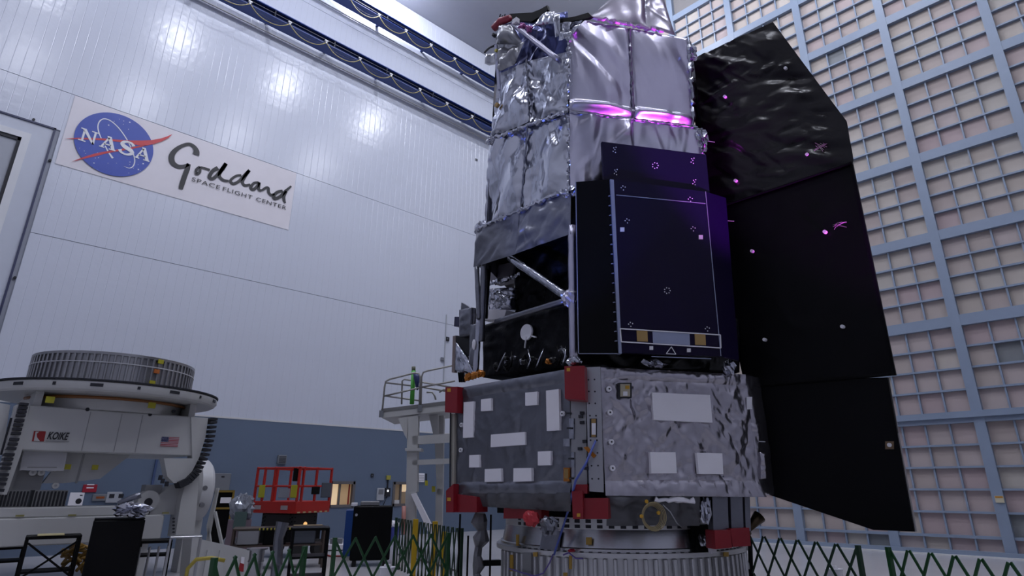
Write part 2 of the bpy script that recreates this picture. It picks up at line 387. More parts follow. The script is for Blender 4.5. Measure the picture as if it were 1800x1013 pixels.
# --- crane runway beams and their festoon cables
M_crane = mat('crane_blue', (0.018, 0.045, 0.20), 0.4, var=0.1)
M_cdark = mat('crane_dark_rail', (0.01, 0.012, 0.03), 0.5)
M_cable = mat('yellow_cable', (0.30, 0.25, 0.09), 0.5)
M_clip = mat('trolley_white', (0.6, 0.6, 0.62), 0.4)
def runway(zb, zt, x0, x1, lab, flab, tz, tx0, pitch, n, sag):
    t = thing('crane_runway_beam', lab, 'crane beam', (x0, 19.85, zb))
    MB().box2((x0, 19.55, zb), (x1, 20.12, zb+0.035)).build('bottom_flange', M_crane, t)
    MB().box2((x0, 19.80, zb+0.035), (x1, 19.86, zt-0.035)).build('web', M_crane, t)
    MB().box2((x0, 19.55, zt-0.035), (x1, 20.12, zt)).build('top_flange', M_crane, t)
    for k in range(3): MB().box2((x0, 19.66-0.05*(k == 1), zb+0.12+0.1*k), (x1, 19.70-0.05*(k == 1), zb+0.15+0.1*k)).build('conductor_rail', M_cdark, t)
    x = x0+1.0; 
    while x < x1:
        MB().box2((x-0.02, 19.57, zb+0.035), (x+0.02, 20.1, zt-0.035)).build('stiffener', M_cdark, t)
        MB().box2((x-0.06, 20.12, zt-0.07), (x+0.06, LW, zt)).build('wall_bracket', M_crane, t); x += 2.4
    MB().box2((x0, 20.42, zb-0.06), (x1, 20.48, zb-0.03)).build('ledge_strip', M_wpaint, t)
    pass
    f = thing('festoon_cable', flab, 'cable', (tx0, 19.5, tz))
    MB().box2((x0, 19.49, tz+0.07), (x1-.6, 19.52, tz+0.10)).build('track', M_cdark, f)
    for k in range(0, int((x1-x0)/2)): MB().box2((x0+2*k, 19.515, tz+0.07), (x0+2*k+.04, 19.545, tz+0.10)).build('track_arm', M_cdark, f)
    tm = mesh_only(MB().box((0, 0, 0.04), (0.14, 0.08, 0.07), bev=0.015).box((0, 0, -0.03), (0.06, 0.05, 0.08)), 'trolley', M_clip)
    lm = MB(); pts = []
    for q in range(13):
        u = q/12; pts.append((pitch*u, 0, -sag*4*u*(1-u)-0.03-0.02*math.sin(u*9)))
    lm = mesh_only(lm.tube(pts, 0.017, 6), 'cable_loop', M_cable, smooth=True)
    pts2 = [(p[0], 0.03, p[2]*0.62) for p in pts]
    lm2 = mesh_only(MB().tube(pts2, 0.009, 5), 'signal_loop', M_cdark, smooth=True)
    for k in range(-1, n):
        x = tx0+pitch*k; link_mesh('trolley', tm, (x, 19.5, tz), f)
        link_mesh('cable_loop', lm, (x, 19.5, tz), f); link_mesh('signal_loop', lm2, (x, 19.5, tz), f)
runway(17.95, 18.33, -2.0, RW, 'lower blue crane runway beam running along the white panel wall', 'yellow festoon cable looping along the lower blue runway beam', 18.0, 5.26, 1.479, 10, 0.40)
runway(20.65, 20.98, 5.0, RW, 'upper blue crane runway beam just below the ceiling line', 'yellow festoon cable looping along the upper blue runway beam', 20.63, 10.35, 1.365, 7, 0.40)

# --- coloured stage floods on the floor that wash the spacecraft
for (loc, aim, colr, en, cone) in STAGE:
    t = thing('stage_flood', 'black floor flood lamp with a %s lens aimed up at the spacecraft' % ('magenta' if colr[0] > .5 else 'blue'), 'lamp', (loc[0], loc[1], 0), 'stage floods')
    d = (Vector(aim)-Vector(loc)).normalized(); q = Vector(loc)
    MB().tube([q-d*0.30, q-d*0.02], [0.10, 0.14], 14).build('housing', M_dark, t, True)
    MB().box((loc[0], loc[1], 0.02), (0.3, 0.3, 0.04)).build('base_plate', M_dark, t); MB().bar((loc[0], loc[1], 0.03), (loc[0], loc[1], loc[2]-0.08), 0.04, 0.04).build('stand', M_dark, t)
    l = lamp('SPOT', loc, en, colr, 0.10, aim, cone, 0.6); attach(l, t)
# ================================================================== the spacecraft
M_foil = mat('silver_foil', (0.47, 0.48, 0.54), 0.20, 1.0, var=0.05, crumple=(3.2, .55, .05, (1, 1, .55)))
M_foil_s = mat('silver_foil_smooth', (0.50, 0.485, 0.585), 0.30, 1.0, var=0.04, crumple=(1.4, .25, .05, (1, 1, .6)))  # lavender base colour stands in for the purple wash of coloured light
M_foil_d = mat('dull_grey_foil', (0.19, 0.195, 0.225), 0.32, 0.85, var=0.12, vscale=2, crumple=(5, .35, .02, (1, 1, .8)))
M_foil_b = mat('bright_bus_foil', (0.42, 0.40, 0.44), 0.26, 0.95, var=0.08, crumple=(5, .42, .03, (1, 1, .6)))
M_blackf = mat('black_blanket', (0.003, 0.003, 0.004), 0.30, 0.0, bump=0.2, bscale=6, bdist=0.02, spec=0.35)
M_black = mat('black_panel', (0.0015, 0.0015, 0.0025), 0.45, spec=0.10)
M_navy = mat('solar_navy', (0.005, 0.002, 0.020), 0.38, spec=0.14)
M_cav = mat('cavity_black', (0.002, 0.002, 0.004), 0.45, spec=0.12, bump=0.4, bscale=5, bdist=0.05)
M_edge = mat('panel_edge_grey', (0.30, 0.33, 0.45), 0.35, 0.6)
M_patch = mat('white_radiator', (0.86, 0.84, 0.88), 0.5)
M_red = mat('red_cover', (0.23, 0.006, 0.014), 0.38, var=0.1)
M_tag = mat('yellow_tag', (0.55, 0.30, 0.02), 0.5)
M_kap = mat('orange_film', (0.45, 0.16, 0.02), 0.25, 0.5, bump=0.3, bscale=20)
M_alu = mat('aluminium', (0.42, 0.42, 0.44), 0.34, 0.9, var=0.08, stretch=(1, 1, 0.1), vscale=8)
M_plate = mat('bracket_plate', (0.33, 0.33, 0.34), 0.38, 0.8, var=0.1)
M_wht = mat('small_white', (0.75, 0.74, 0.78), 0.5)
M_gold = mat('gold_patch', (0.40, 0.26, 0.10), 0.3, 0.8)
M_film = mat('clear_film', (0.26, 0.25, 0.29), 0.24, 0.8, bump=0.04, bscale=3)

SAT = thing('space_telescope', 'tall foil-wrapped space telescope with black solar panels, standing on a round metal fixture', 'spacecraft', (8.23, 6.36, 1.2))
NL = Vector((-1, 0, 0)); NR = Vector((-.5, -.8660254, 0)); NC = Vector((-.8660254, -.5, 0))
PL = Vector((6.0, 5.29, 0)); PR = Vector((6.19, 4.96, 0))
def LF(x, y, off=0.0): return on(x, y, PL+NL*off, NL)
def RF(x, y, off=0.0): return on(x, y, PR+NR*off, NR)
def CF(x, y, off=0.0): return on(x, y, PL+NC*off, NC)
BX = 6.10; PB = Vector((BX, 5.21, 0))
def BL(x, y, off=0.0): return on(x, y, PB+NL*off, NL)
def BR(x, y, off=0.0): return on(x, y, PB+NR*off, NR)
def facing(poly):
    P = [Vector(p) for p in poly]; n = Vector((0, 0, 0)); c = sum(P, Vector())/len(P)
    for i in range(len(P)): n += (P[i]-c).cross(P[(i+1) % len(P)]-c)
    return P if n.dot(CPOS-c) > 0 else P[::-1]
def plate(fn, pts, depth, name, m, parent, off=0.0):
    return MB().prism(facing([fn(x, y, off) for x, y in pts]), depth).build(name, m, parent)
def crop(pts, ox, oy, s): return [(ox+x/s, oy+y/s) for x, y in pts]
def rectpx(x0, y0, x1, y1): return [(x0, y0), (x0, y1), (x1, y1), (x1, y0)]

def creases(S, T, rng, n, amp, wr, lr, W, H, ang=None, spread=1.6):
    Z = np.zeros_like(S)
    for k in range(n):
        a = rng.uniform(0, math.pi) if ang is None else ang+rng.uniform(-spread, spread)
        s0, t0 = rng.uniform(0, W), rng.uniform(0, H)
        wd = rng.uniform(*wr); ln = rng.uniform(*lr); am = amp*rng.uniform(.3, 1)*rng.choice([-1, 1])
        d = -(S-s0)*math.sin(a)+(T-t0)*math.cos(a); e = (S-s0)*math.cos(a)+(T-t0)*math.sin(a)
        Z += am*np.maximum(0, 1-np.abs(d)/wd)*np.exp(-(e/ln)**2)
    return Z
def foil(name, m, corners, parent, seed, n=40, amp=0.03, wr=(.05, .25), lr=(.15, .6), pillow=0.03, res=0.028, ang=None, spread=1.6, folds=(), fn=None, lip=0.0, edge=0.05, tacks=0, back=None, smooth=True):
    bl, br, tr, tl = [Vector(c) for c in corners]
    W = ((br-bl).length+(tr-tl).length)/2; H = ((tl-bl).length+(tr-br).length)/2
    nu, nv = max(6, int(W/res)), max(6, int(H/res))
    u = np.linspace(0, 1, nu)[:, None]*np.ones((1, nv)); v = np.ones((nu, 1))*np.linspace(0, 1, nv)[None, :]
    S, T = u*W, v*H
    rng = np.random.default_rng(seed)
    Z = creases(S, T, rng, n, amp, wr, lr, W, H, ang, spread)
    ex = (br-bl).normalized(); nn = ex.cross((tl-bl).normalized()).normalized()
    if nn.dot(CPOS-bl) < 0: nn = -nn
    for (p, q, wd, am) in folds:
        P_, Q_ = fn(*p), fn(*q); ey = (tl-bl).normalized()
        s1, t1, s2, t2 = (P_-bl).dot(ex), (P_-bl).dot(ey), (Q_-bl).dot(ex), (Q_-bl).dot(ey)
        L_ = math.hypot(s2-s1, t2-t1); cx_, sy_ = (s2-s1)/L_, (t2-t1)/L_
        e = (S-s1)*cx_+(T-t1)*sy_; d = -(S-s1)*sy_+(T-t1)*cx_
        Z += am*np.maximum(0, 1-np.abs(d)/wd)*np.clip(e/(.15*L_), 0, 1)*np.clip((L_-e)/(.15*L_), 0, 1)
    fade = np.minimum(1, np.minimum(np.minimum(S, W-S), np.minimum(T, H-T))/edge)
    Z = Z*(0.25+0.75*fade)
    pw = np.clip(np.sin(np.pi*u), 0, 1)**.5*np.clip(np.sin(np.pi*v), 0, 1)**.5
    Z += pillow*pw
    if lip: Z += lip*np.exp(-((T-.10)/.06)**2)*np.clip(np.sin(np.pi*u), 0, 1)**.35
    if tacks: Z -= 0.02*np.exp(-((np.mod(T*tacks/H, 1)-.5)/.18)**2)*np.exp(-np.minimum(S, W-S)/.10)
    P = [[bl*(1-u[i, j])*(1-v[i, j])+br*u[i, j]*(1-v[i, j])+tr*u[i, j]*v[i, j]+tl*(1-u[i, j])*v[i, j]+nn*float(Z[i, j]) for j in range(nv)] for i in range(nu)]
    mb = MB().grid(P)
    if back is not None:               # a solid quilt: close the rear so that it has thickness
        loop = [(i, 0) for i in range(nu)]+[(nu-1, j) for j in range(1, nv)]+[(i, nv-1) for i in range(nu-2, -1, -1)]+[(0, j) for j in range(nv-2, 0, -1)]
        base = len(mb.v); mb.v += [tuple(bl*(1-u[i, j])*(1-v[i, j])+br*u[i, j]*(1-v[i, j])+tr*u[i, j]*v[i, j]+tl*(1-u[i, j])*v[i, j]-nn*back) for i, j in loop]; ln = len(loop)
        for q in range(ln):
            (i, j), (i2, j2) = loop[q], loop[(q+1) % ln]; mb.f.append((i*nv+j, i2*nv+j2, base+(q+1) % ln, base+q))
        mb.f.append(tuple(range(base, base+ln)))
    return mb.build(name, m, parent, smooth)
def lump(name, m, c, r, parent, seed, amp=0.35, n=9, M=None):
    rng = np.random.default_rng(seed); mb = MB(); P = []
    for i in range(n):
        th = math.pi*i/(n-1); row = []
        for j in range(2*n+1):
            ph = 2*math.pi*(j % (2*n))/(2*n)
            if j == 2*n: row.append(row[0]); continue
            k = 1+amp*rng.uniform(-1, 1) if 0 < i < n-1 else 1
            q = Vector((r[0]*k*math.sin(th)*math.cos(ph), r[1]*k*math.sin(th)*math.sin(ph), r[2]*k*math.cos(th)))
            row.append(Vector(c)+(M@q if M is not None else q))
        P.append(row)
    return mb.grid(P).build(name, m, parent)
def seam(name, m, a, b, parent, r=0.02, n=24, seed=1, smooth=False):
    rng = np.random.default_rng(seed); a, b = Vector(a), Vector(b); d = b-a
    pts = [a+d*(i/n)+Vector(rng.uniform(-.5, .5, 3)*r) for i in range(n+1)]
    return MB().tube(pts, [r*rng.uniform(.5, 1.5) for _ in pts], 6).build(name, m, parent, smooth)

# --- solid cores that the blankets wrap
OX, OY = 8.23, 6.36
def hexpoly(R, ch=0.0):
    P = []
    for k in range(6):
        a = math.radians(210+60*k); V_ = Vector((OX+R*math.cos(a), OY+R*math.sin(a), 0))
        if ch:
            for sg in (-1, 1):
                a2 = math.radians(210+60*(k+sg)); W_ = Vector((OX+R*math.cos(a2), OY+R*math.sin(a2), 0)); P.append(V_+(W_-V_).normalized()*ch)
        else: P.append(V_)
    return P
def prism_z(P, z0, z1, name, m, parent):
    mb = MB(); n = len(P); vs = [(p.x, p.y, z0) for p in P]+[(p.x, p.y, z1) for p in P]
    mb.add(vs, [tuple(range(n-1, -1, -1)), tuple(range(n, 2*n))]+[(i, (i+1) % n, n+(i+1) % n, n+i) for i in range(n)])
    return mb.build(name, m, parent)
prism_z(hexpoly(2.545, .2), 1.66, 3.03, 'bus_core', M_foil_d, SAT)
prism_z(hexpoly(1.98, .15), 5.25, 8.25, 'barrel_core', M_cav, SAT)
prism_z(hexpoly(1.35), 3.03, 5.25, 'instrument_core', M_cav, SAT)

# --- bus: grey blanket on the left face, bright crinkled blanket on the right face
ZT, ZB, ZS = 3.06, 1.68, 2.92
def at_z(p, z): return Vector((p[0], p[1], z))
a0, a1 = (6.0, 5.31), (6.0, 7.66)
foil('side_blanket', M_foil_d, [at_z(a1, ZB), at_z(a0, ZB), at_z(a0, 2.90), at_z(a1, 2.90)], SAT, 3, n=110, amp=.009, wr=(.02, .10), lr=(.08, .35), pillow=.012, res=.022)
foil('upper_flap', M_foil_d, [at_z(a1, 2.885), at_z(a0, 2.885), at_z(a0, ZT), at_z(a1, ZT)], SAT, 4, n=25, amp=.012, wr=(.02, .08), lr=(.05, .3), pillow=.03, res=.025)
foil('hem_blanket', M_foil_d, [at_z((5.98, 7.64), 1.53), at_z((5.98, 5.33), 1.54), at_z(a0, ZB+.01), at_z(a1, ZB+.01)], SAT, 5, n=30, amp=.015, wr=(.02, .08), lr=(.06, .3), pillow=.03, res=.025)
c0, c1 = (6.20, 4.955), (8.02, 3.905)
foil('side_blanket', M_foil_b, [at_z(c0, ZB), at_z(c1, ZB), at_z(c1, 2.93), at_z(c0, 2.93)], SAT, 7, n=230, amp=.016, wr=(.03, .12), lr=(.06, .40), pillow=.012, res=.02, ang=1.5, spread=1.1)
foil('upper_flap', M_foil_b, [at_z(c0, 2.91), at_z(c1, 2.91), at_z(c1, ZT), at_z(c0, ZT)], SAT, 8, n=40, amp=.018, wr=(.02, .08), lr=(.05, .3), pillow=.03, res=.022)
h0, h1 = (6.17, 4.93), (8.06, 3.84)
foil('hem_blanket', M_foil_b, [at_z(h0, 1.52), at_z(h1, 1.50), at_z(c1, ZB+.02), at_z(c0, ZB+.02)], SAT, 9, n=40, amp=.012, wr=(.02, .08), lr=(.06, .3), pillow=.012, res=.022)
# third face (turned away to the right) with its rounded corner
e0, e1 = (8.02, 3.905), (8.45, 3.91); e2 = (10.2, 4.92)
foil('corner_blanket', M_foil_b, [at_z(e0, 1.52), at_z(e1, 1.52), at_z(e1, ZT), at_z(e0, ZT)], SAT, 10, n=25, amp=.012, wr=(.03, .1), lr=(.1, .5), pillow=.05, res=.03)
foil('rear_blanket', M_foil_d, [at_z(e1, 1.52), at_z(e2, 1.52), at_z(e2, ZT), at_z(e1, ZT)], SAT, 11, n=40, amp=.015, pillow=.02, res=.05)
for i, pts in enumerate([[(163, 280), (227, 274), (221, 503), (158, 507)], [(273, 262), (337, 254), (337, 332), (272, 337)], [(554, 219), (629, 212), (628, 296), (554, 302)], [(686, 206), (767, 196), (772, 458), (691, 463)], [(336, 486), (551, 469), (553, 550), (334, 566)], [(198, 617), (263, 614), (263, 694), (197, 695)], [(634, 594), (716, 590), (716, 680), (634, 682)], [(297, 705), (401, 701), (402, 785), (296, 787)], [(479, 700), (592, 698), (594, 782), (478, 786)]]):
    plate(LF, crop(pts, 770, 630, 3.617), .05, 'white_radiator', M_patch, SAT, .045)
for pts in [[(602, 254), (970, 270), (986, 446), (612, 428)], [(590, 633), (751, 634), (759, 768), (597, 769)], [(887, 637), (1048, 642), (1055, 774), (900, 773)]]:
    plate(RF, crop(pts, 980, 620, 3.618), .06, 'white_radiator', M_patch, SAT, .06)
for (x, y) in crop([(787, 352), (145, 424), (140, 584)], 770, 630, 3.617):
    o = MB().disc(LF(x, y, .05), .032, NL, .03).build('washer', M_wht, SAT); MB().disc(LF(x, y, .053), .012, NL, .01, 8).build('washer_hole', M_dark, o)
for (x, y) in crop([(330, 230), (336, 380), (345, 568), (352, 735)], 980, 620, 3.618):
    o = MB().disc(RF(x, y, .06), .034, NR, .04).build('washer', M_wht, SAT); MB().disc(RF(x, y, .063), .012, NR, .01, 8).build('washer_hole', M_dark, o)
o = plate(RF, crop(rectpx(391, 192, 472, 288), 980, 620, 3.618), .06, 'inspection_box', M_dark, SAT, .07)
plate(RF, crop(rectpx(400, 200, 462, 280), 980, 620, 3.618), .01, 'box_label', mat('tan_label', (0.42, 0.38, 0.28), 0.5), o, .078)
plate(RF, crop(rectpx(432, 210, 458, 232), 980, 620, 3.618), .01, 'tape_square', M_tag, o, .083); plate(RF, crop(rectpx(418, 248, 445, 274), 980, 620, 3.618), .012, 'tape_square', M_wht, o, .083)
# --- corner bracket plate between the faces, with its fasteners and slot
plate(CF, [(1003, 705), (1005, 862), (1032, 862), (1030, 700)], .05, 'hinge_plate', M_plate, SAT, .03)
bp = plate(CF, [(1029, 646), (1036, 864), (1061, 866), (1055, 645)], .05, 'bracket_plate', M_alu, SAT, .07)
hole = mesh_only(MB().disc((0, 0, 0), .011, NC, .012, 8), 'rivet', M_dark)
for (x, y) in crop([(187, 117), (232, 115), (190, 204), (235, 205), (193, 293), (238, 293), (198, 384), (243, 384), (203, 566), (250, 566), (254, 660), (210, 756), (258, 755), (214, 853), (262, 853)], 990, 640, 4.22): link_mesh('rivet', hole, CF(x, y, .075), bp)
o = plate(CF, crop(rectpx(196, 405, 250, 545), 990, 640, 4.22), .02, 'slot_frame', M_dark, bp, .078); plate(CF, crop(rectpx(209, 408, 241, 542), 990, 640, 4.22), .01, 'slot_insert', M_gold, bp, .083); plate(CF, crop(rectpx(211, 440, 241, 525), 990, 640, 4.22), .01, 'slot_tape', M_wht, bp, .088)
for (x, y) in crop([(140, 365), (140, 435), (160, 575), (130, 390), (172, 775), (125, 630)], 990, 640, 4.22): MB().box(CF(x, y, .05), (.05, .05, .035), rz=.5).build('connector', M_dark, SAT)
for (x, y) in crop([(48, 367), (48, 477), (60, 703), (65, 850)], 990, 640, 4.22): MB().bar(CF(x-5, y, .05), CF(x+3, y, .05), .02, .02).build('latch_pin', M_dark, SAT)
plate(LF, crop(rectpx(42, 404, 78, 560), 990, 640, 4.22), .02, 'hinge_strip', M_foil, SAT, .03); plate(LF, crop(rectpx(60, 655, 82, 840), 990, 640, 4.22), .02, 'hinge_strip', M_foil, SAT, .03)
plate(CF, crop([(150, 620), (180, 612), (245, 680), (225, 700)], 990, 640, 4.22), .02, 'film_strip', M_kap, SAT, .10)
plate(LF, crop(rectpx(2, 770, 45, 872), 990, 640, 4.22), .02, 'film_strip', M_kap, SAT, .05); plate(LF, crop(rectpx(8, 780, 36, 850), 990, 640, 4.22), .012, 'film_window', M_gold, SAT, .056)
plate(LF, crop(rectpx(0, 555, 48, 612), 990, 640, 4.22), .012, 'clear_tape', M_foil, SAT, .055)
# left vertical hinge at the far edge
plate(LF, [(793, 728), (793, 860), (798, 860), (799, 728)], .06, 'hinge_strip', mat('cream_strip', (.35, .33, .28), .5), SAT, .04)
MB().tube([LF(792, 725, .06), LF(791, 862, .06)], .012).build('hinge_rod', M_dark, SAT)
# --- red protective covers
def cover(fn, pts, depth, off, tagpx=None):
    o = plate(fn, pts, depth, 'red_cover', M_red, SAT, off)
    if tagpx: plate(fn, rectpx(tagpx[0]-3, tagpx[1]-3, tagpx[0]+3, tagpx[1]+3), .005, 'yellow_tag', M_tag, o, off+.004)
    return o
cover(CF, [(992, 644), (993, 701), (1029, 704), (1027, 643)], .24, .26, (999, 650))
cover(LF, [(783, 681), (782, 725), (803, 726), (804, 680)], .18, .12, (789, 686))
cover(LF, [(784, 863), (784, 901), (797, 901), (797, 851)], .10, .12, (789, 878)); cover(LF, [(797, 868), (797, 901), (838, 901), (838, 874)], .20, .06)
cover(LF, [(886, 881), (885, 912), (952, 912), (951, 880)], .14, -.10)
cover(CF, [(1005, 864), (1007, 913), (1025, 913), (1024, 864)], .16, .16, (1017, 906)); cover(CF, [(1025, 876), (1025, 913), (1069, 913), (1069, 876)], .30, .10)
cover(CF, [(1010, 852), (1010, 868), (1032, 868), (1032, 852)], .16, .12)
# --- under-bus clutter: hanging blanket folds, wrapped struts, coil, harness
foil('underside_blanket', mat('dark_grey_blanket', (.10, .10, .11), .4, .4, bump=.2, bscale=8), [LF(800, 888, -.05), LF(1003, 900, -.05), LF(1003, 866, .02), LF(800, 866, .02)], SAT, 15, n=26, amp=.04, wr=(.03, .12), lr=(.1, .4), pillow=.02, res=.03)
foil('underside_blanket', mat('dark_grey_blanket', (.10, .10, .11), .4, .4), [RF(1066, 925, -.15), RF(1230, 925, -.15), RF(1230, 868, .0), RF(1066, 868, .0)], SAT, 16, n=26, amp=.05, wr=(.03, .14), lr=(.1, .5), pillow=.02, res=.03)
prism_z(hexpoly(1.9), 1.26, 1.66, 'thruster_deck', M_cav, SAT)
def strut(a, b, r, name, m, seed=1, n=8, res=10):
    rng = np.random.default_rng(seed); a, b = Vector(a), Vector(b)
    pts = [a+(b-a)*(i/res) for i in range(res+1)]
    return MB().tube(pts, [r*rng.uniform(.93, 1.07) for _ in pts], n).build(name, m, SAT, True)
for (x0, x1) in ((1252, 1279), (1284, 1305), (1309, 1318)):
    plate(RF, [(x0, 872), (x0+2, 934), (x1+2, 934), (x1, 872)], .12, 'wrapped_strut', M_foil_d, SAT, -.06)
for pts in ([(1256, 933), (1258, 966), (1287, 963), (1284, 932)], [(1284, 930), (1288, 962), (1320, 960), (1317, 928)]):
    plate(RF, pts, .22, 'red_cover', M_red, SAT, .02)
lump('foil_bundle', M_foil, RF(1238, 892, -.1), (.07, .07, .17), SAT, 21); lump('foil_bundle', M_foil_d, LF(965, 925, .0), (.08, .12, .10), SAT, 22)
lump('tape_ball', mat('red_white_tape', (.45, .02, .03), .35), LF(934, 912, .05), (.05, .12, .09), SAT, 23, .25)
for k in range(5):
    c = RF(1146, 908, -.02); pts = []
    for q in range(25):
        a = 2*math.pi*q/24; pts.append(c+Vector((.866, -.5, 0))*math.cos(a)*(.11+.012*k)+Vector((0, 0, 1))*math.sin(a)*(.12+.01*k)+NR*(.015*k))
    MB().tube(pts, .006, 5, cap=False).build('cable_coil', mat('coil_tan', (.35, .28, .15), .4), SAT, True)
for (x, y) in ((1137, 882), (1128, 908), (1158, 902)): MB().disc(RF(x, y, .10), .022, NR, .02, 8).build('coil_tie', M_tag, SAT)
seam('white_harness', M_patch, RF(1150, 880, .0), RF(1220, 880, .02), SAT, .03, 8, 4)
MB().tube([RF(1165, 888, .02), RF(1178, 900, .05), RF(1190, 920, .05), RF(1200, 928, .0)], .008, 6).build('harness_tube', M_alu, SAT, True)
M_noz = mat('brass_nozzle', (.07, .05, .03), .35, .9)
q0 = RF(1312, 935, -.25); q1 = RF(1335, 908, -.25)
lump('thruster_bell', M_noz, q0, (.06, .06, .06), SAT, 24, .12)
MB().tube([q0, q0.lerp(q1, .5), q1], [.03, .055, .085], 12).build('thruster_cone', M_noz, SAT, True)
# --- boxes on the right flank of the bus
FWD_ = Vector((math.cos(YAW), math.sin(YAW), 0))
def FB(x, y, d): return on(x, y, FWD_*d, FWD_)
foil('flank_box', M_foil_b, [FB(1311, 848, 8.42), FB(1338, 845, 8.42), FB(1336, 745, 8.42), FB(1312, 735, 8.42)], SAT, 31, n=25, amp=.02, wr=(.02, .08), lr=(.1, .3), pillow=.03, res=.03, back=.15)
foil('flank_box', M_foil_b, [FB(1337, 843, 8.38), FB(1348, 841, 8.38), FB(1346, 797, 8.38), FB(1336, 795, 8.38)], SAT, 32, n=15, amp=.015, wr=(.02, .06), lr=(.1, .3), pillow=.02, res=.02, back=.10)
MB().prism(facing([FB(1313, 698, 8.36), FB(1313, 720, 8.36), FB(1322, 719, 8.36), FB(1322, 698, 8.36)]), .08).build('white_box', M_wht, SAT)
# --- middle bay: struts, dark instrument boxes, foil pieces
foil('black_front_panel', M_cav, [LF(849, 664, -.22), LF(1003, 646, -.22), LF(998, 534, -.22), LF(849, 572, -.22)], SAT, 41, n=40, amp=.03, wr=(.03, .15), lr=(.1, .5), pillow=.02, res=.035, back=.9)
foil('black_upper_panel', M_cav, [LF(905, 556, -.75), LF(1010, 530, -.75), LF(1010, 405, -.75), LF(905, 455, -.75)], SAT, 42, n=50, amp=.06, wr=(.04, .2), lr=(.1, .5), pillow=.02, res=.04, back=.8)
foil('black_side_panel', M_blackf, [RF(1015, 650, -.35), RF(1300, 655, -.35), RF(1300, 560, -.35), RF(1015, 560, -.35)], SAT, 43, n=40, amp=.04, wr=(.03, .15), lr=(.1, .5), pillow=.02, res=.04, back=.4)
dsk = MB().disc(LF(924.5, 584, -.14), .118, NL, .03, 28).build('white_disc', M_wht, SAT)
MB().bar(LF(925, 592, -.14), LF(922.5, 612, -.14), .022, .01).build('disc_tail', M_wht, dsk); MB().bar(LF(935, 591, -.14), LF(942, 593, -.14), .03, .02).build('disc_tab', M_wht, dsk)
strut(LF(1006, 398, -.07), LF(1009, 640, -.03), .065, 'vertical_strut', M_foil_s, 1)
strut(LF(897, 453, -.08), LF(997, 522, -.08), .065, 'diagonal_strut', M_foil, 2)
strut(LF(872, 566, -.08), LF(996, 528, -.08), .045, 'cross_strut', M_foil_d, 3)
strut(LF(851, 462, -.06), LF(846, 600, -.08), .05, 'vertical_strut', M_foil_d, 4); strut(LF(858, 468, -.3), LF(852, 560, -.3), .05, 'vertical_strut', M_blackf, 5)
strut(LF(838, 470, -.02), LF(842, 560, -.02), .04, 'vertical_strut', M_foil_d, 6); strut(LF(842, 560, -.04), LF(836, 660, -.04), .045, 'vertical_strut', M_foil, 7)
lump('strut_joint', M_foil_s, LF(1003, 525, -.04), (.10, .12, .13), SAT, 45, .18); lump('strut_foot', M_foil, LF(1009, 636, .0), (.10, .10, .07), SAT, 46, .2)
for k, y in enumerate((517, 528)): MB().lathe([(.07, -.02), (.085, 0), (.07, .02)], 14, LF(1007, y, -.05)).build('clamp_band', M_alu, SAT, True)
foil('crumpled_box', M_foil, [LF(859, 546, -.6), LF(899, 543, -.6), LF(901, 505, -.6), LF(858, 508, -.6)], SAT, 47, n=60, amp=.05, wr=(.02, .06), lr=(.05, .2), pillow=.05, res=.02, back=.4)
seam('crumpled_edge', M_foil, LF(857, 500, -.55), LF(916, 482, -.55), SAT, .035, 26, 48)
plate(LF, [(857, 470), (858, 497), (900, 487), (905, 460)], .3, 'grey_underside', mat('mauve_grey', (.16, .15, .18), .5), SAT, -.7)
plate(LF, [(842, 553), (857, 544), (890, 545), (886, 560), (846, 563)], .25, 'white_tray', M_patch, SAT, -.5)
lump('white_tie', M_wht, LF(833, 606, .03), (.02, .04, .08), SAT, 49, .1)
for k in range(16):
    r = random.Random(k); x = 858+r.random()*135; y = 632+r.random()*20-(x-858)*.12
    lump('harness_piece', [M_blackf, M_black, M_kap if k == 6 else M_blackf, M_foil_d][k % 4], LF(x, y, -.05), (.04, .03+.04*r.random(), .03+.03*r.random()), SAT, 100+k, .4, 6)
for k in range(7):
    r = random.Random(50+k); x = 862+r.random()*130; MB().tube([LF(x, 655-(x-858)*.1, -.02), LF(x+6, 640-(x-858)*.1, .02), LF(x+20*r.random()-4, 622-(x-858)*.1, -.05)], .012, 6).build('harness_tube', [M_foil, M_black, M_foil_d][k % 3], SAT, True)
for k in range(5): lump('orange_film_wad', M_kap, LF(822+k*6, 664-k*1.8, -.02), (.06, .05, .05), SAT, 60+k, .4, 6)
# outboard equipment on the left edge
def OUT(x, y, off=0.0): return on(x, y, Vector((6.25-off, 0, 0)), NL)
foil('outboard_panel', M_foil_d, [OUT(807, 592), OUT(827, 588), OUT(828, 540), OUT(807, 545)], SAT, 51, n=25, amp=.02, wr=(.02, .06), lr=(.05, .3), pillow=.02, res=.03, back=.12)
plate(OUT, [(811, 532), (810, 544), (826, 541)], .04, 'top_fin', M_foil_d, SAT, 0)
plate(OUT, [(799, 557), (798, 574), (807, 574), (807, 557)], .10, 'outboard_box', mat('dark_blue_box', (.02, .02, .06), .4), SAT, -.02)
plate(OUT, [(796, 591), (794, 655), (799, 655), (801, 590)], .06, 'slim_board', mat('brown_board', (.20, .16, .15), .5), SAT, -.1)
plate(OUT, [(801, 590), (805, 628), (826, 626), (826, 592)], .1, 'outboard_panel', M_blackf, SAT, -.1)
foil('foil_wedge', M_foil, [OUT(800, 652, -.05), OUT(836, 662, -.05), OUT(820, 628, -.05), OUT(801, 602, -.05)], SAT, 52, n=25, amp=.02, wr=(.02, .08), lr=(.1, .3), pillow=.02, res=.03, back=.05)
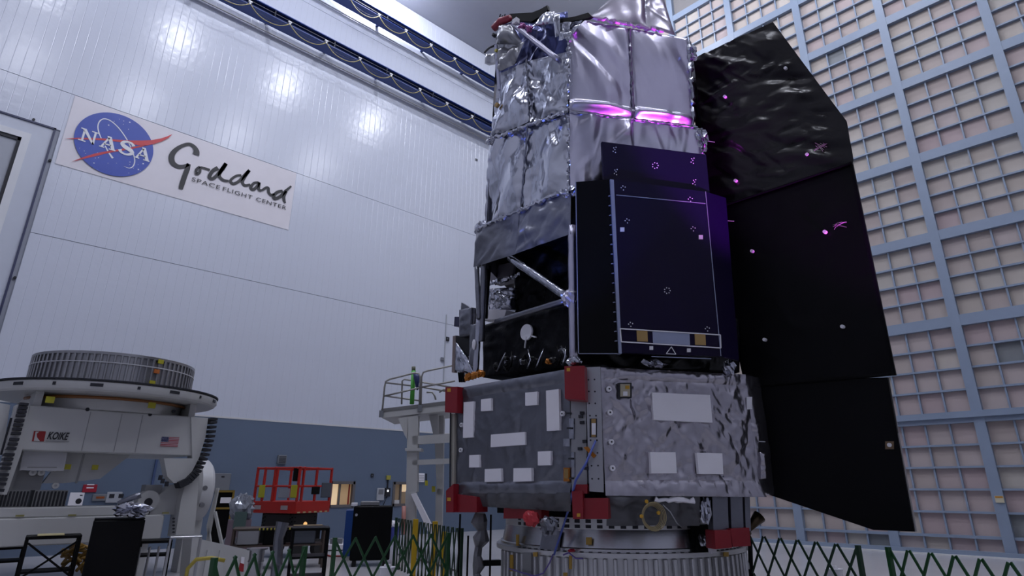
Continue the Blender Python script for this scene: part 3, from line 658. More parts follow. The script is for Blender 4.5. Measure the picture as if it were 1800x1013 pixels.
foil('outboard_panel', M_foil_d, [OUT(824, 640, 0), OUT(834, 646, 0), OUT(836, 570, 0), OUT(826, 570, 0)], SAT, 53, n=14, amp=.015, wr=(.02, .06), lr=(.1, .3), pillow=.02, res=.03, back=.05)
for k in range(4): MB().tube([OUT(806+3*k, 655, .0), OUT(808+3*k, 672, .0)], .015, 6).build('harness_tube', M_black, SAT)

# --- barrel: silver blankets on the left face
foil('barrel_blanket', M_foil, [BL(862, 243), BL(930, 214), BL(925, 108), BL(874, 130)], SAT, 71, n=26, amp=.045, wr=(.12, .42), lr=(.2, .8), pillow=.03, res=.03, ang=1.4, spread=.9, tacks=4)
foil('barrel_blanket', M_foil, [BL(930, 214), BL(1000, 194), BL(1001, 90), BL(925, 108)], SAT, 72, n=26, amp=.045, wr=(.12, .42), lr=(.2, .8), pillow=.03, res=.03, ang=1.6, spread=1.2, tacks=5)
foil('barrel_blanket', M_foil, [BL(849, 399), BL(915, 368), BL(928, 216), BL(859, 246)], SAT, 73, n=26, amp=.045, wr=(.12, .42), lr=(.2, .8), pillow=.03, res=.032, ang=1.45, spread=.5, tacks=5)
foil('barrel_blanket', M_foil, [BL(915, 368), BL(1002, 328), BL(1000, 194), BL(928, 216)], SAT, 74, n=26, amp=.045, wr=(.12, .42), lr=(.2, .8), pillow=.03, res=.032, ang=1.5, spread=.8, tacks=5)
foil('barrel_skirt', M_foil_d, [BL(832, 470, .1), BL(906, 447, .12), BL(914, 368, .06), BL(838, 402, .12)], SAT, 75, n=26, amp=.03, wr=(.05, .2), lr=(.15, .5), pillow=.03, res=.03)
foil('barrel_skirt', M_foil_d, [BL(906, 447, .12), BL(1003, 411, .1), BL(1003, 330, .04), BL(914, 368, .06)], SAT, 76, n=26, amp=.03, wr=(.05, .2), lr=(.15, .5), pillow=.03, res=.03)
seam('seam_tape', M_foil, BL(862, 245, .03), BL(1000, 195, .03), SAT, .03, 40, 77); seam('seam_tape', M_foil, BL(838, 403, .12), BL(1003, 331, .06), SAT, .03, 46, 78)
seam('edge_seam', M_foil, BL(1001, 45, .0), BL(1000, 195, .0), SAT, .04, 46, 79); seam('edge_seam', M_foil, BL(1000, 195, .0), BL(1002, 335, .0), SAT, .03, 40, 80)
seam('seam_tape', M_foil_d, BL(925, 104, .02), BL(930, 214, .02), SAT, .014, 26, 81); seam('seam_tape', M_foil_d, BL(928, 216, .02), BL(915, 368, .02), SAT, .012, 26, 82)
lump('foil_knot', M_foil, BL(1001, 338, .03), (.09, .16, .08), SAT, 83, .4); lump('foil_knot', M_foil, BL(845, 400, .08), (.06, .12, .10), SAT, 84, .4)
lump('foil_knot', M_foil, BL(862, 247, .05), (.05, .08, .06), SAT, 85, .4)
foil('left_return', M_foil_d, [Vector((6.10, 7.18, 5.0)), Vector((7.6, 8.05, 5.0)), Vector((7.5, 7.9, 8.9)), Vector((6.12, 7.02, 8.9))], SAT, 86, n=20, amp=.04, pillow=.03, res=.08)
plate(lambda x, y, o: BL(x, y, o), [(834, 468), (850, 470), (850, 445), (836, 440)], .12, 'skirt_gusset', M_foil_d, SAT, .05)
# --- barrel: right face (two tall quilts with a rolled lip), then the band below
for k, (x0, x1, xb0, xb1) in enumerate(((1002, 1107, 1001, 1113), (1107, 1209, 1113, 1218))):
    yt = lambda x: 31+(x-1002)*.178; yb = lambda x: 194+(x-1001)*.128
    foil('barrel_quilt', M_foil_s, [BR(xb0, yb(xb0)), BR(xb1, yb(xb1)), BR(x1, yt(x1)), BR(x0, yt(x0))], SAT, 91+k, n=14, amp=.030, wr=(.08, .3), lr=(.2, .8), pillow=.05, res=.025, ang=1.9, spread=.5, lip=.12)
foil('barrel_band', M_foil_s, [BR(1003, 345), BR(1118, 345), BR(1113, 208), BR(1001, 194)], SAT, 94, n=18, amp=.05, wr=(.08, .3), lr=(.2, .7), pillow=.03, res=.028, ang=1.1, spread=.7)
foil('barrel_band', M_foil_s, [BR(1118, 345), BR(1240, 345), BR(1232, 226), BR(1113, 208)], SAT, 95, n=14, amp=.04, wr=(.08, .3), lr=(.2, .7), pillow=.03, res=.028, ang=1.6, spread=.5)
seam('seam_tape', M_foil_d, BR(1107, 50, .02), BR(1113, 208, .02), SAT, .018, 30, 96); seam('seam_tape', M_foil, BR(1001, 196, .02), BR(1226, 224, .02), SAT, .012, 40, 97)
seam('edge_seam', M_foil, BR(1210, 70, .0), BR(1220, 225, .0), SAT, .04, 30, 98); seam('edge_seam', M_foil, BR(1233, 226, .0), BR(1240, 345, .0), SAT, .03, 24, 99)
foil('right_return', M_blackf, [Vector((7.96, 4.10, 5.0)), Vector((8.35, 4.42, 5.0)), Vector((8.35, 4.42, 8.7)), Vector((7.96, 4.12, 8.7))], SAT, 87, n=14, amp=.03, pillow=.02, res=.06)
for (x, y, r) in ((1217, 88, .07), (1218, 100, .06), (1233, 240, .09), (1235, 258, .07)): lump('corner_fitting', M_foil, BR(x, y, .02), (r, r, r*1.3), SAT, int(x+y), .4, 7)
# --- barrel top: black rim, red trim, boom, loose foil and clear film tent
def TOP(x, y, off=0.0): return BL(x, y, off)
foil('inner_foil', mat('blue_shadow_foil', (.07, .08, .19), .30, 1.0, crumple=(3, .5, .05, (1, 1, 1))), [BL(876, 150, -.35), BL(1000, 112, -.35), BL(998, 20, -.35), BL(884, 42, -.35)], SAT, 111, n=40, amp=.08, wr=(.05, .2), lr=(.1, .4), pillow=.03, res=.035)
mb = MB(); up_ = [(896, 24), (915, 23), (935, 22), (950, 16), (962, 9)]; dn_ = [(900, 34), (916, 37), (934, 38), (950, 28), (963, 17)]
mb.prism(facing([TOP(x, y, -.1) for x, y in up_]+[TOP(x, y, -.1) for x, y in dn_[::-1]]), .05); mb.build('black_rim', M_black, SAT)
plate(TOP, [(982, 33), (1010, 29), (1034, 22), (1040, 28), (1034, 32), (1005, 37), (983, 39)], .05, 'black_rim', M_black, SAT, .02)
MB().tube([TOP(868, 50, .05), TOP(880, 38, .05), TOP(896, 32, .05)], [.07, .075, .06], 10).build('red_trim', mat('red_trim', (.30, .03, .05), .4, bump=.2, bscale=12), SAT, True)
for k in range(5): MB().tube([TOP(878+4*k, 30, .05), TOP(880+4*k, 25+(k % 2)*2, .05)], .012, 6).build('trim_clip', M_dark, SAT)
strut(TOP(902, 42, .05), TOP(981, 105, .03), .045, 'boom', M_foil_s, 112); MB().box(TOP(907, 38, .08), (.08, .10, .10)).build('boom_tip', M_wht, SAT)
foil('loose_foil', mat('grey_loose_foil', (.34, .34, .36), .3, .9, bump=.2, bscale=6), [TOP(872, 78, .06), TOP(920, 78, .0), TOP(900, 42, .05), TOP(877, 45, .1)], SAT, 113, n=16, amp=.05, wr=(.05, .2), lr=(.1, .4), pillow=.08, res=.03)
foil('loose_foil', mat('grey_loose_foil', (.34, .34, .36), .3, .9), [TOP(874, 128, .08), TOP(905, 112, .02), TOP(922, 74, .0), TOP(872, 76, .08)], SAT, 114, n=20, amp=.07, wr=(.05, .2), lr=(.1, .4), pillow=.05, res=.03)
foil('loose_foil', M_foil, [TOP(982, 72, .05), TOP(1001, 66, .05), TOP(1030, 32, -.0), TOP(984, 38, .0)], SAT, 115, n=18, amp=.05, wr=(.04, .15), lr=(.1, .4), pillow=.04, res=.025)
foil('loose_foil', M_foil, [TOP(935, 46, -.05), TOP(982, 40, .05), TOP(978, 20, .0), TOP(958, 22, -.05)], SAT, 116, n=10, amp=.04, wr=(.05, .2), lr=(.1, .4), pillow=.07, res=.03)
foil('loose_foil', M_foil, [TOP(976, 66, .06), TOP(985, 62, .06), TOP(984, 26, .06), TOP(975, 22, .04)], SAT, 117, n=8, amp=.03, wr=(.05, .2), lr=(.1, .4), pillow=.06, res=.025)
foil('loose_foil', mat('grey_loose_foil', (.34, .34, .36), .3, .9), [TOP(852, 112, -.2), TOP(872, 108, -.1), TOP(872, 92, -.1), TOP(854, 95, -.2)], SAT, 118, n=10, amp=.03, wr=(.05, .2), lr=(.1, .4), pillow=.05, res=.03, back=.1)
MB().bar(TOP(872, 80, .1), TOP(878, 158, .08), .05, .05).build('edge_mast', mat('pale_blue_mast', (.45, .46, .6), .35, .3), SAT)
MB().tube([TOP(852, 92, -.1), TOP(860, 84, -.05), TOP(870, 80, .08)], .022, 6).build('cable_loop', M_dark, SAT, True)
MB().disc(TOP(871, 88, .15), .03, NL, .04, 8).build('yellow_cap', mat('yellow_cap', (.5, .45, .05), .5), SAT); MB().disc(BL(872, 184, .06), .045, NL, .05, 10).build('gold_cap', M_gold, SAT)
for (x, y, r, m_) in ((917, 47, .06, 1), (930, 51, .06, 1), (876, 70, .05, 0), (869, 62, .04, 0)): lump('rim_fitting', [M_dark, mat('magenta_lit_fitting', (.35, .10, .28), .35, .5)][m_], TOP(x, y, .05), (r, r, r), SAT, int(x), .4, 6)  # magenta light on the rim is mixed into the pink fitting colour
# clear film tent over the aperture
def TENT(x, y, off): return on(x, y, PB-NR*off, NR)
def sheet(name, m, pts, parent):
    P = facing([TENT(*p) for p in pts]); c = sum(P, Vector())/len(P); mb = MB(); mb.prism(P, .012); return mb.build(name, m, parent)
foil('film_tent', M_film, [TENT(1036, 31, -.02), TENT(1135, 46, -.02), TENT(1134, -40, .35), TENT(1120, -45, .35)], SAT, 121, n=7, amp=.02, wr=(.05, .3), lr=(.2, .7), pillow=.05, res=.035)
foil('film_tent', M_film, [TENT(1135, 46, -.02), TENT(1187, 63, -.02), TENT(1160, -25, .3), TENT(1134, -40, .35)], SAT, 122, n=7, amp=.02, wr=(.05, .3), lr=(.2, .7), pillow=.04, res=.035)
seam('tent_seam', M_foil, TENT(1135, 46, .0), TENT(1134, -40, .32), SAT, .012, 20, 123)
seam('tent_hem', mat('magenta_lit_hem', (.55, .42, .60), .25, .9), TENT(1034, 30, -.04), TENT(1165, 55, -.04), SAT, .035, 26, 124)  # hem colour carries the tint of the magenta light

# --- solar panels in front of the right face
def fasteners(pts, fn, off, parent, name='fastener_cluster', r=.006):
    mb = MB()
    for (x, y) in pts: mb.disc(fn(x, y, off), r*1.5, NR, .006, 6)
    return mb.build(name, M_wht, parent)
up = plate(RF, [(1058, 249), (1241, 272), (1248, 345), (1062, 330)], .05, 'upper_solar_panel', M_navy, SAT, .12)
for c in ((1081, 263), (1083, 302), (1218, 282), (1221, 320)): fasteners([(c[0]-2, c[1]-3), (c[0]+2, c[1]-4), (c[0], c[1]), (c[0]+1, c[1]+5), (c[0]-3, c[1]+3)], RF, .125, up)
for c in ((1152, 291),): fasteners([(c[0]+5*math.cos(a), c[1]+5*math.sin(a)) for a in [k*math.pi/3.5 for k in range(7)]], RF, .125, up)
ctr = [(1074, 315), (1240, 337), (1268, 627), (1092, 620)]
cp = plate(RF, ctr, .07, 'main_solar_panel', M_navy, SAT, .25)
MB().prism(facing([RF(1072.5, 315, .25), RF(1079, 316, .255), RF(1093, 622, .255), RF(1088, 622, .25)]), .08).build('edge_trim', M_edge, cp)
MB().bar(RF(1083, 343, .253), RF(1240, 358, .253), .008, .010).build('joint_line', M_edge, cp); MB().bar(RF(1240, 337, .253), RF(1267, 626, .253), .010, .010).build('edge_trim', M_edge, cp)
for c in ((1102, 388), (1218, 402), (1108, 570), (1243, 578), (1095, 330), (1213, 350)): fasteners([(c[0]-3, c[1]), (c[0], c[1]-3), (c[0]+4, c[1]-1), (c[0]+1, c[1]+4)], RF, .252, cp)
fasteners([(1173+5*math.cos(a), 511+5*math.sin(a)) for a in [k*math.pi/3.5 for k in range(7)]], RF, .252, cp)
for (x, y, s) in ((1094, 403.5, 3.6), (1232, 417, 3.6), (1145, 612, 3.2), (1211, 616, 3.2)): plate(RF, rectpx(x-s, y-s, x+s, y+s), .008, 'white_tab', M_wht, cp, .256)
fr = [(1090, 578), (1266, 589), (1267, 612), (1092, 601)]
for a, b in ((0, 1), (1, 2), (2, 3), (3, 0)): MB().bar(RF(*fr[a], .256), RF(*fr[b], .256), .012, .014).build('strip_border', M_wht, cp)
plate(RF, [(1147, 583), (1212, 587), (1213, 607), (1148, 603)], .006, 'silver_strip', M_edge, cp, .254)
for x in (1119, 1221): plate(RF, [(x, 581+(x-1119)*.06), (x+19, 582+(x-1119)*.06), (x+20, 601+(x-1119)*.06), (x+1, 600+(x-1119)*.06)], .008, 'gold_patch', M_gold, cp, .256)
for a, b in (((1171, 622), (1180, 610)), ((1180, 610), (1188, 623)), ((1188, 623), (1171, 622))): MB().bar(RF(*a, .256), RF(*b, .256), .008, .008).build('triangle_mark', M_wht, cp)
MB().bar(RF(1145, 627, .25), RF(1250, 631, .25), .01, .01).build('lower_wire', M_edge, cp)
WL = Vector((-.822, -.569, 0)); eL = RF(1080, 450, .22); eL0 = Vector((eL.x, eL.y, 0))
def WLf(x, y, off=0.0): return on(x, y, eL0+WL*off, WL)
wl = plate(WLf, [(1012, 320), (1074, 315), (1091, 622), (1017, 622)], .035, 'left_wing_panel', M_black, SAT)
MB().bar(WLf(1012, 320, .004), WLf(1017, 622, .004), .012, .012).build('edge_trim', M_edge, wl); MB().bar(WLf(1018, 622, .004), WLf(1090, 622, .004), .008, .008).build('edge_trim', M_edge, wl)
mb = MB()
for k in range(16): y = 345+k*17; mb.box(WLf(1071+(y-330)*.045, y, .006), (.03, .03, .010))
mb.build('hinge_clip', M_edge, wl)
WR_ = Vector((-.26, -.966, 0)); eR = RF(1253, 450, .22); eR0 = Vector((eR.x, eR.y, 0))
def WRf(x, y, off=0.0): return on(x, y, eR0+WR_*off, WR_)
wr_ = plate(WRf, [(1240, 337), (1276, 348), (1299, 634), (1268, 627)], .035, 'right_wing_panel', M_navy, SAT)
lump('corner_fitting', M_foil, RF(1282, 645, .05), (.08, .08, .10), SAT, 140, .3, 7); lump('corner_fitting', M_foil, RF(1150, 640, .0), (.20, .1, .05), SAT, 141, .4, 7)

# --- black sun shield standing out to the right
SX = 8.4
def SH(x, y, off=0.0): return onX(x, y, SX-off)
zs = 5.77
sh = thing('x', 'x', 'x') if False else None
Rpath = [SH(1500, 290), SH(1502, 283), SH(1490, 215), SH(1440, 148), SH(1360, 40)]
Lb, Lt = Vector((SX, 4.40, zs)), Vector((SX, 4.40, 8.70))
seg = [0]; 
for i in range(4): seg.append(seg[-1]+(Rpath[i+1]-Rpath[i]).length)
def rp(t):
    s = t*seg[-1]
    for i in range(4):
        if s <= seg[i+1]+1e-9: return Rpath[i].lerp(Rpath[i+1], (s-seg[i])/(seg[i+1]-seg[i]))
    return Rpath[-1]
nu, nv = 80, 90
uu = np.linspace(0, 1, nu)[:, None]*np.ones((1, nv)); vv = np.ones((nu, 1))*np.linspace(0, 1, nv)[None, :]
rng = np.random.default_rng(201)
Z = creases(uu*2.2, vv*2.9, rng, 150, .022, (.03, .14), (.08, .40), 2.2, 2.9, ang=-.35, spread=.6)+creases(uu*2.2, vv*2.9, rng, 10, .06, (.1, .3), (.3, .8), 2.2, 2.9, ang=-.5, spread=.3)
P = []
for i in range(nu):
    row = []
    for j in range(nv):
        l = Lb.lerp(Lt, vv[i, j]); q = l.lerp(rp(vv[i, j]), uu[i, j]); q = q-Vector((1, 0, 0))*float(Z[i, j]*min(1, 6*(1-uu[i, j])+.2)+.03); row.append(q)
    P.append(row)
ub = MB().grid(P)
us = ub.build('upper_shield_blanket', mat('black_film', (.004, .0025, .0045), .25, 0.0, bump=.08, bscale=7, bdist=.02, spec=.26), SAT, True)
MB().prism(facing([Lt+Vector((.02, 0, -.02)), Lb+Vector((.02, 0, 0)), Rpath[0]+Vector((.02, .03, 0)), Rpath[2]+Vector((.02, .03, 0)), Rpath[4]+Vector((.02, .02, -.02))]), .05).build('upper_shield_board', M_black, SAT)
foil('middle_shield_panel', mat('black_film_flat', (.0015, .0015, .0025), .40, spec=.10, bump=.06, bscale=3, bdist=.02), [Vector((SX, 4.12, 2.94)), Vector((SX, 2.20, 2.89)), Vector((SX, 2.20, zs+.03)), Vector((SX, 4.40, zs+.03))], SAT, 202, n=22, amp=.012, wr=(.03, .15), lr=(.1, .6), pillow=.01, res=.05, back=.05)
plate(SH, [(1320, 668), (1560, 664), (1607, 935), (1535, 932), (1345, 868), (1322, 858)], .05, 'lower_shield_panel', M_black, SAT, -.03)
plate(SH, [(1558, 667), (1607, 935), (1610, 935), (1561, 667)], .05, 'shield_edge_strip', mat('edge_tape', (.30, .28, .28), .5), SAT, -.06)
MB().tube([Vector((SX-.04, 4.3, zs)), Vector((SX-.05, 3.2, zs-.01)), Vector((SX-.04, 2.2, zs))], .02, 6).build('shield_batten', M_black, SAT)
for (x, y) in ((1380, 119), (1273, 169), (1418, 271), (1292, 317), (1449, 407), (1321, 441), (1480, 574), (1343, 597)):
    MB().disc(SH(x, y, .075), .024, NL, .05, 12).build('white_button', M_wht, SAT)
o = plate(SH, rectpx(1556, 776, 1571, 790), .01, 'kapton_patch', mat('brown_patch', (.16, .10, .05), .5), SAT, -.02); MB().disc(SH(1563, 782.5, .0), .024, NL, .03, 12).build('white_button', M_wht, SAT)
for (x, y) in ((1475, 397), (1440, 258)):
    mb = MB(); r = random.Random(int(x))
    for k in range(9): mb.tube([SH(x+r.uniform(-14, 14), y+r.uniform(-8, 8), .06), SH(x+r.uniform(-14, 14), y+r.uniform(-8, 8), .08)], .004, 4)
    mb.build('wire_tangle', mat('grey_wire', (.25, .2, .22), .4), SAT)
for (x0, y0, x1, y1) in ((1276, 388, 1290, 389), (1330, 776, 1345, 777), (1238, 247, 1256, 250)): MB().tube([SH(x0, y0, .3), SH(x1, y1, .3)], .005, 5).build('antenna_rod', M_wht, SAT)

# ================================================================== round metal fixture under the spacecraft
FX = thing('support_ring', 'large round aluminium support ring with vertical ribs under the space telescope', 'support ring', (OX, OY, 0))
M_ring = mat('machined_aluminium', (.50, .50, .52), .26, 1.0, var=.06, stretch=(1, 1, 6), vscale=6, bump=.04, bscale=30)
M_rib = mat('rib_aluminium', (.60, .60, .61), .40, .75, var=.06)
c3 = (OX, OY, 0)
MB().lathe([(1.70, .0), (1.78, .0), (1.78, .78), (1.70, .78)], 96, c3).build('drum', M_rib, FX, auto=30)
MB().lathe([(1.66, .78), (1.86, .78), (1.86, .835), (1.66, .835), (1.66, .78)], 96, c3).build('drum_flange', M_rib, FX, auto=30)
MB().lathe([(1.66, .835), (1.80, .835), (1.80, .875), (1.77, .885), (1.725, 1.10), (1.70, 1.10), (1.62, .835)], 96, c3).build('cone_ring', M_ring, FX, auto=30)
MB().lathe([(1.69, 1.10), (1.727, 1.10), (1.727, 1.24), (1.69, 1.24), (1.66, 1.15)], 96, c3).build('slotted_rim', M_rib, FX, auto=30)
rb = mesh_only(MB().box((1.81, 0, .39), (.07, .05, .77), bev=.012), 'rib', M_rib)
for k in range(90):
    a = 2*math.pi*k/90
    if 150 < math.degrees(a) < 320: link_mesh('rib', rb, None, FX, M=Matrix.Translation(c3)@Matrix.Rotation(a, 4, 'Z'))
mb = MB()
for k in range(72):
    a = 2*math.pi*k/72
    if 165 < math.degrees(a) < 300:
        for z, h_ in ((1.135, .04), (1.20, .045)): mb.box(Vector(c3)+Matrix.Rotation(a, 3, 'Z')@Vector((1.726, 0, z)), (.012, .072, h_), rz=a)
o = mb.build('slot_rows', M_dark, FX); o['kind'] = 'stuff'
mb = MB()
for k in range(96):
    a = 2*math.pi*k/96
    if 165 < math.degrees(a) < 300: mb.box(Vector(c3)+Matrix.Rotation(a, 3, 'Z')@Vector((1.80, 0, .84)), (.02, .045, .012), rz=a)
o = mb.build('bolt_row', M_dark, FX); o['kind'] = 'stuff'
def ringpt(x, y, R):
    d = ray(x, y); a = d.x**2+d.y**2; b = 2*(d.x*(CPOS.x-OX)+d.y*(CPOS.y-OY)); c = (CPOS.x-OX)**2+(CPOS.y-OY)**2-R*R
    t = (-b-math.sqrt(max(0, b*b-4*a*c)))/(2*a); return CPOS+d*t
for (x0, y0, x1, y1) in ((907, 940, 911, 960), (1030, 945, 1040, 958), (937, 971, 944, 979), (896, 976, 901, 1005), (1000, 977, 1005, 1001), (990, 1007, 997, 1013), (1273, 971, 1281, 979)):
    R_ = 1.90 if y0 > 970 else 1.82
    MB().prism(facing([ringpt(x0, y0, R_), ringpt(x0, y1, R_), ringpt(x1, y1, R_), ringpt(x1, y0, R_)]), .015).build('tape_tag', mat('amber_tape', (.40, .24, .03), .45), FX)
plat = [ringpt(972+3*i, y, 1.85) for i, y in ((0, 935), (10, 935), (10, 966), (0, 966))]
MB().prism(facing([ringpt(918, 972, 1.88), ringpt(918, 1013, 1.88), ringpt(934, 1013, 1.88), ringpt(934, 972, 1.88)]), .08).build('joint_plate', M_plate, FX)
MB().prism(facing([ringpt(955, 930, 1.80), ringpt(948, 965, 1.84), ringpt(980, 968, 1.84), ringpt(984, 934, 1.80)]), .04).build('joint_plate', M_foil_d, FX)
MB().prism(facing([ringpt(1223, 925, 1.86), ringpt(1222, 972, 1.86), ringpt(1254, 970, 1.86), ringpt(1252, 922, 1.86)]), .10).build('black_actuator', M_black, FX)
lump('foil_wad', M_foil, ringpt(1236, 950, 1.93), (.04, .05, .07), FX, 301, .4, 6)
o = MB().prism(facing([ringpt(1248, 962, 1.95), ringpt(1250, 974, 1.95), ringpt(1260, 972, 1.95), ringpt(1259, 961, 1.95)]), .04).build('white_block', M_wht, FX)
lump('strap_end', mat('red_strap', (.35, .01, .03), .5), ringpt(1005, 968, 1.92), (.05, .05, .02), FX, 302, .2, 6)
# cables on the fixture
tag(MB().tube([CF(1047, 775, .16), CF(1030, 815, .2), CF(1012, 845, .3), ringpt(998, 900, 2.15), ringpt(987, 935, 1.95), ringpt(977, 965, 1.92), ringpt(974, 976, 1.9)], .014, 8).build('blue_cable', mat('blue_cable', (.08, .12, .42), .45), None, True), 'blue cable slung from the bracket plate down to the support ring', 'cable')
for pts, lab in (([(895, 1000), (905, 1003), (920, 1008), (940, 1013), (955, 1008), (966, 990), (972, 975)], 'violet cable curling below the blue cable on the ribbed ring'), ([(990, 976), (1000, 972), (1012, 982), (1025, 982)], 'short violet cable with loose end on the ring flange')):
    tag(MB().tube([ringpt(x, y, 1.93) for x, y in pts], .010, 6).build('violet_cable', mat('violet_cable', (.14, .10, .34), .45), None, True), lab, 'cable')
# ================================================================== banner on the white wall
YS = LW-0.015
BN = thing('wall_banner', 'long white banner with round blue agency logo and black script lettering on the panel wall', 'banner', (4.73, YS, 10.3))
nx, nz_ = 60, 16; P = []
for i in range(nx+1):
    row = []
    for j in range(nz_+1):
        x = 1.29+6.89*i/nx; z = 10.3+2.29*j/nz_; bul = 0.010*math.sin(3*x+1)*math.sin(math.pi*j/nz_)+(0.012*math.exp(-((z-11.52)/0.03)**2))
        row.append(Vector((x, YS-max(0, bul), z)))
    P.append(row)
M_ban = mat('banner_vinyl', (0.70, 0.67, 0.71), 0.45, bump=0.06, bscale=3)
mb = MB().grid(P); mb.build('banner_sheet', M_ban, BN, True)
YL = YS-0.028
def flat(pts, y, name, m, parent): return MB().prism(facing([Vector((x, y, z)) for x, z in pts]), .004).build(name, m, parent)
def ribbon(mb, pts, wd, y):              # a flat brush stroke of varying width through points (x, z)
    n = len(pts); ws = wd if isinstance(wd, (list, tuple)) else [wd]*n
    Q = []; W_ = []
    for i in range(n-1):                 # Catmull-Rom
        p0 = Vector(pts[max(0, i-1)]); p1 = Vector(pts[i]); p2 = Vector(pts[i+1]); p3 = Vector(pts[min(n-1, i+2)])
        for k in range(6):
            t = k/6; Q.append(0.5*((2*p1)+(p2-p0)*t+(2*p0-5*p1+4*p2-p3)*t*t+(3*p1-p0-3*p2+p3)*t**3)); W_.append(ws[i]*(1-t)+ws[i+1]*t)
    Q.append(Vector(pts[-1])); W_.append(ws[-1])
    L_, R_ = [], []
    for i, q in enumerate(Q):
        t = (Q[min(i+1, len(Q)-1)]-Q[max(i-1, 0)]); t = t.normalized() if t.length > 1e-9 else Vector((1, 0)); nn = Vector((-t.y, t.x))*W_[i]/2
        L_.append(q+nn); R_.append(q-nn)
    vs = []
    for q in L_+R_: vs.append((q.x, y, q.y))
    for q in L_+R_: vs.append((q.x, y+.004, q.y))
    m_ = len(Q); fs = []
    for i in range(m_-1): fs += [(i, m_+i, m_+i+1, i+1), (2*m_+i+1, 3*m_+i+1, 3*m_+i, 2*m_+i), (i+1, 2*m_+i+1, 2*m_+i, i), (m_+i, 3*m_+i, 3*m_+i+1, m_+i+1)]
    fs += [(0, 2*m_, 3*m_, m_), (m_-1, 2*m_-1, 4*m_-1, 3*m_-1)]
    mb.add(vs, fs); return mb
M_lblue = mat('logo_blue', (0.020, 0.055, 0.36), 0.4); M_lred = mat('logo_red', (0.50, 0.02, 0.03), 0.4); M_lwh = mat('logo_white', (0.72, 0.72, 0.74), 0.45); M_ink = mat('ink_black', (0.010, 0.010, 0.014), 0.5)
CX_, CZ_, CR_ = 2.55, 11.44, 1.03
lg = flat([(CX_+CR_*math.cos(2*math.pi*k/64), CZ_+CR_*math.sin(2*math.pi*k/64)) for k in range(64)], YL, 'blue_disc', M_lblue, BN)
def wpt(x, y): q = onY(95+x/5.959, 160+y/5.959, YL); return (q.x, q.z)
flat([wpt(*p) for p in [(110, 500), (250, 490), (480, 495), (620, 507), (780, 518), (920, 520), (1020, 515), (1110, 500), (1180, 478), (1240, 452), (1200, 492), (1130, 528), (1050, 555), (960, 575), (900, 572), (820, 556), (700, 536), (600, 525), (430, 512)]], YL-.006, 'red_wing', M_lred, BN)
flat([wpt(*p) for p in [(185, 742), (300, 695), (430, 655), (560, 630), (700, 608), (810, 590), (900, 573), (980, 568), (900, 590), (800, 612), (690, 630), (560, 652), (430, 685), (290, 716)]], YL-.006, 'red_wing', M_lred, BN)
mb = MB(); ribbon(mb, [wpt(*p) for p in [(730, 790), (790, 808), (830, 785), (845, 730), (830, 660), (790, 560), (735, 465), (665, 375), (590, 312), (525, 292), (480, 315), (460, 365), (468, 430), (500, 510)]], [.006, .02, .03, .03, .03, .03, .03, .03, .03, .03, .03, .03, .03, .025], YL-.005); ribbon(mb, [wpt(*p) for p in [(535, 575), (570, 640), (615, 705)]], [.03, .04, .06], YL-.005)
o = mb.build('orbit_line', M_lwh, BN); o['kind'] = 'stuff'
mb = MB(); r = random.Random(3)
for (x, y, s) in [(572, 358, 9), (793, 328, 9), (730, 315, 5), (630, 318, 5), (780, 402, 6), (685, 295, 4), (418, 755, 9), (465, 700, 6), (433, 703, 5), (455, 650, 5), (330, 655, 5), (316, 628, 5), (268, 600, 4), (933, 762, 10), (883, 823, 10), (795, 745, 6), (792, 772, 5), (830, 808, 5), (565, 757, 4), (655, 757, 4), (880, 772, 4), (905, 832, 4), (783, 860, 4), (725, 350, 4)]:
    q = onY(95+x/5.959, 160+y/5.959, YL); mb.disc((q.x, YL-.004, q.z), s*.0022, (0, -1, 0), .003, 6)
o = mb.build('star_specks', M_lwh, BN); o['kind'] = 'stuff'
def glyph(polys, x0, z0, sx, sz, name):  # a letter joined from straight strokes (unit box)
    mb = MB()
    for pl_ in polys: mb.prism(facing([Vector((x0+u*sx, YL-.012, z0+v*sz)) for u, v in pl_]), .004)
    return mb.build(name, M_lwh, BN)
Npoly = [[(0, 0), (.42, 0), (.42, .08), (.28, .08), (.28, .70), (.16, .92), (.16, .08), (0, .08)], [(0, 1), (.30, 1), (.92, .0), (.78, .0), (.10, .92), (0, .92)], [(.62, 1), (1.0, 1), (1, .92), (.90, .92), (.90, 0), (.78, .0), (.78, .92), (.62, .92)]]
Apoly = [[(0, 0), (.34, 0), (.34, .08), (.22, .08), (.55, .88), (.42, .88), (.08, .08), (0, .08)], [(.34, 1), (.62, 1), (1.0, .08), (1.06, .08), (1.06, 0), (.62, 0), (.62, .08), (.76, .08)], [(.24, .28), (.72, .28), (.70, .38), (.28, .38)]]
glyph(Npoly, 1.64, 11.21, .44, .42, 'letter_n'); glyph(Apoly, 2.17, 11.21, .40, .42, 'letter_a'); glyph(Apoly, 3.10, 11.21, .40, .42, 'letter_a')
mb = MB(); ribbon(mb, [(3.02, 11.56), (2.98, 11.62), (2.88, 11.65), (2.76, 11.61), (2.72, 11.53), (2.80, 11.46), (2.94, 11.41), (3.02, 11.34), (2.97, 11.26), (2.86, 11.22), (2.74, 11.25), (2.69, 11.33)], [.10, .07, .055, .08, .11, .13, .13, .11, .08, .055, .07, .10], YL-.012); mb.build('letter_s', M_lwh, BN)
def gp(x, y): q = onY(290+x/6.33, 240+y/6.33, YL); return (q.x, q.z)
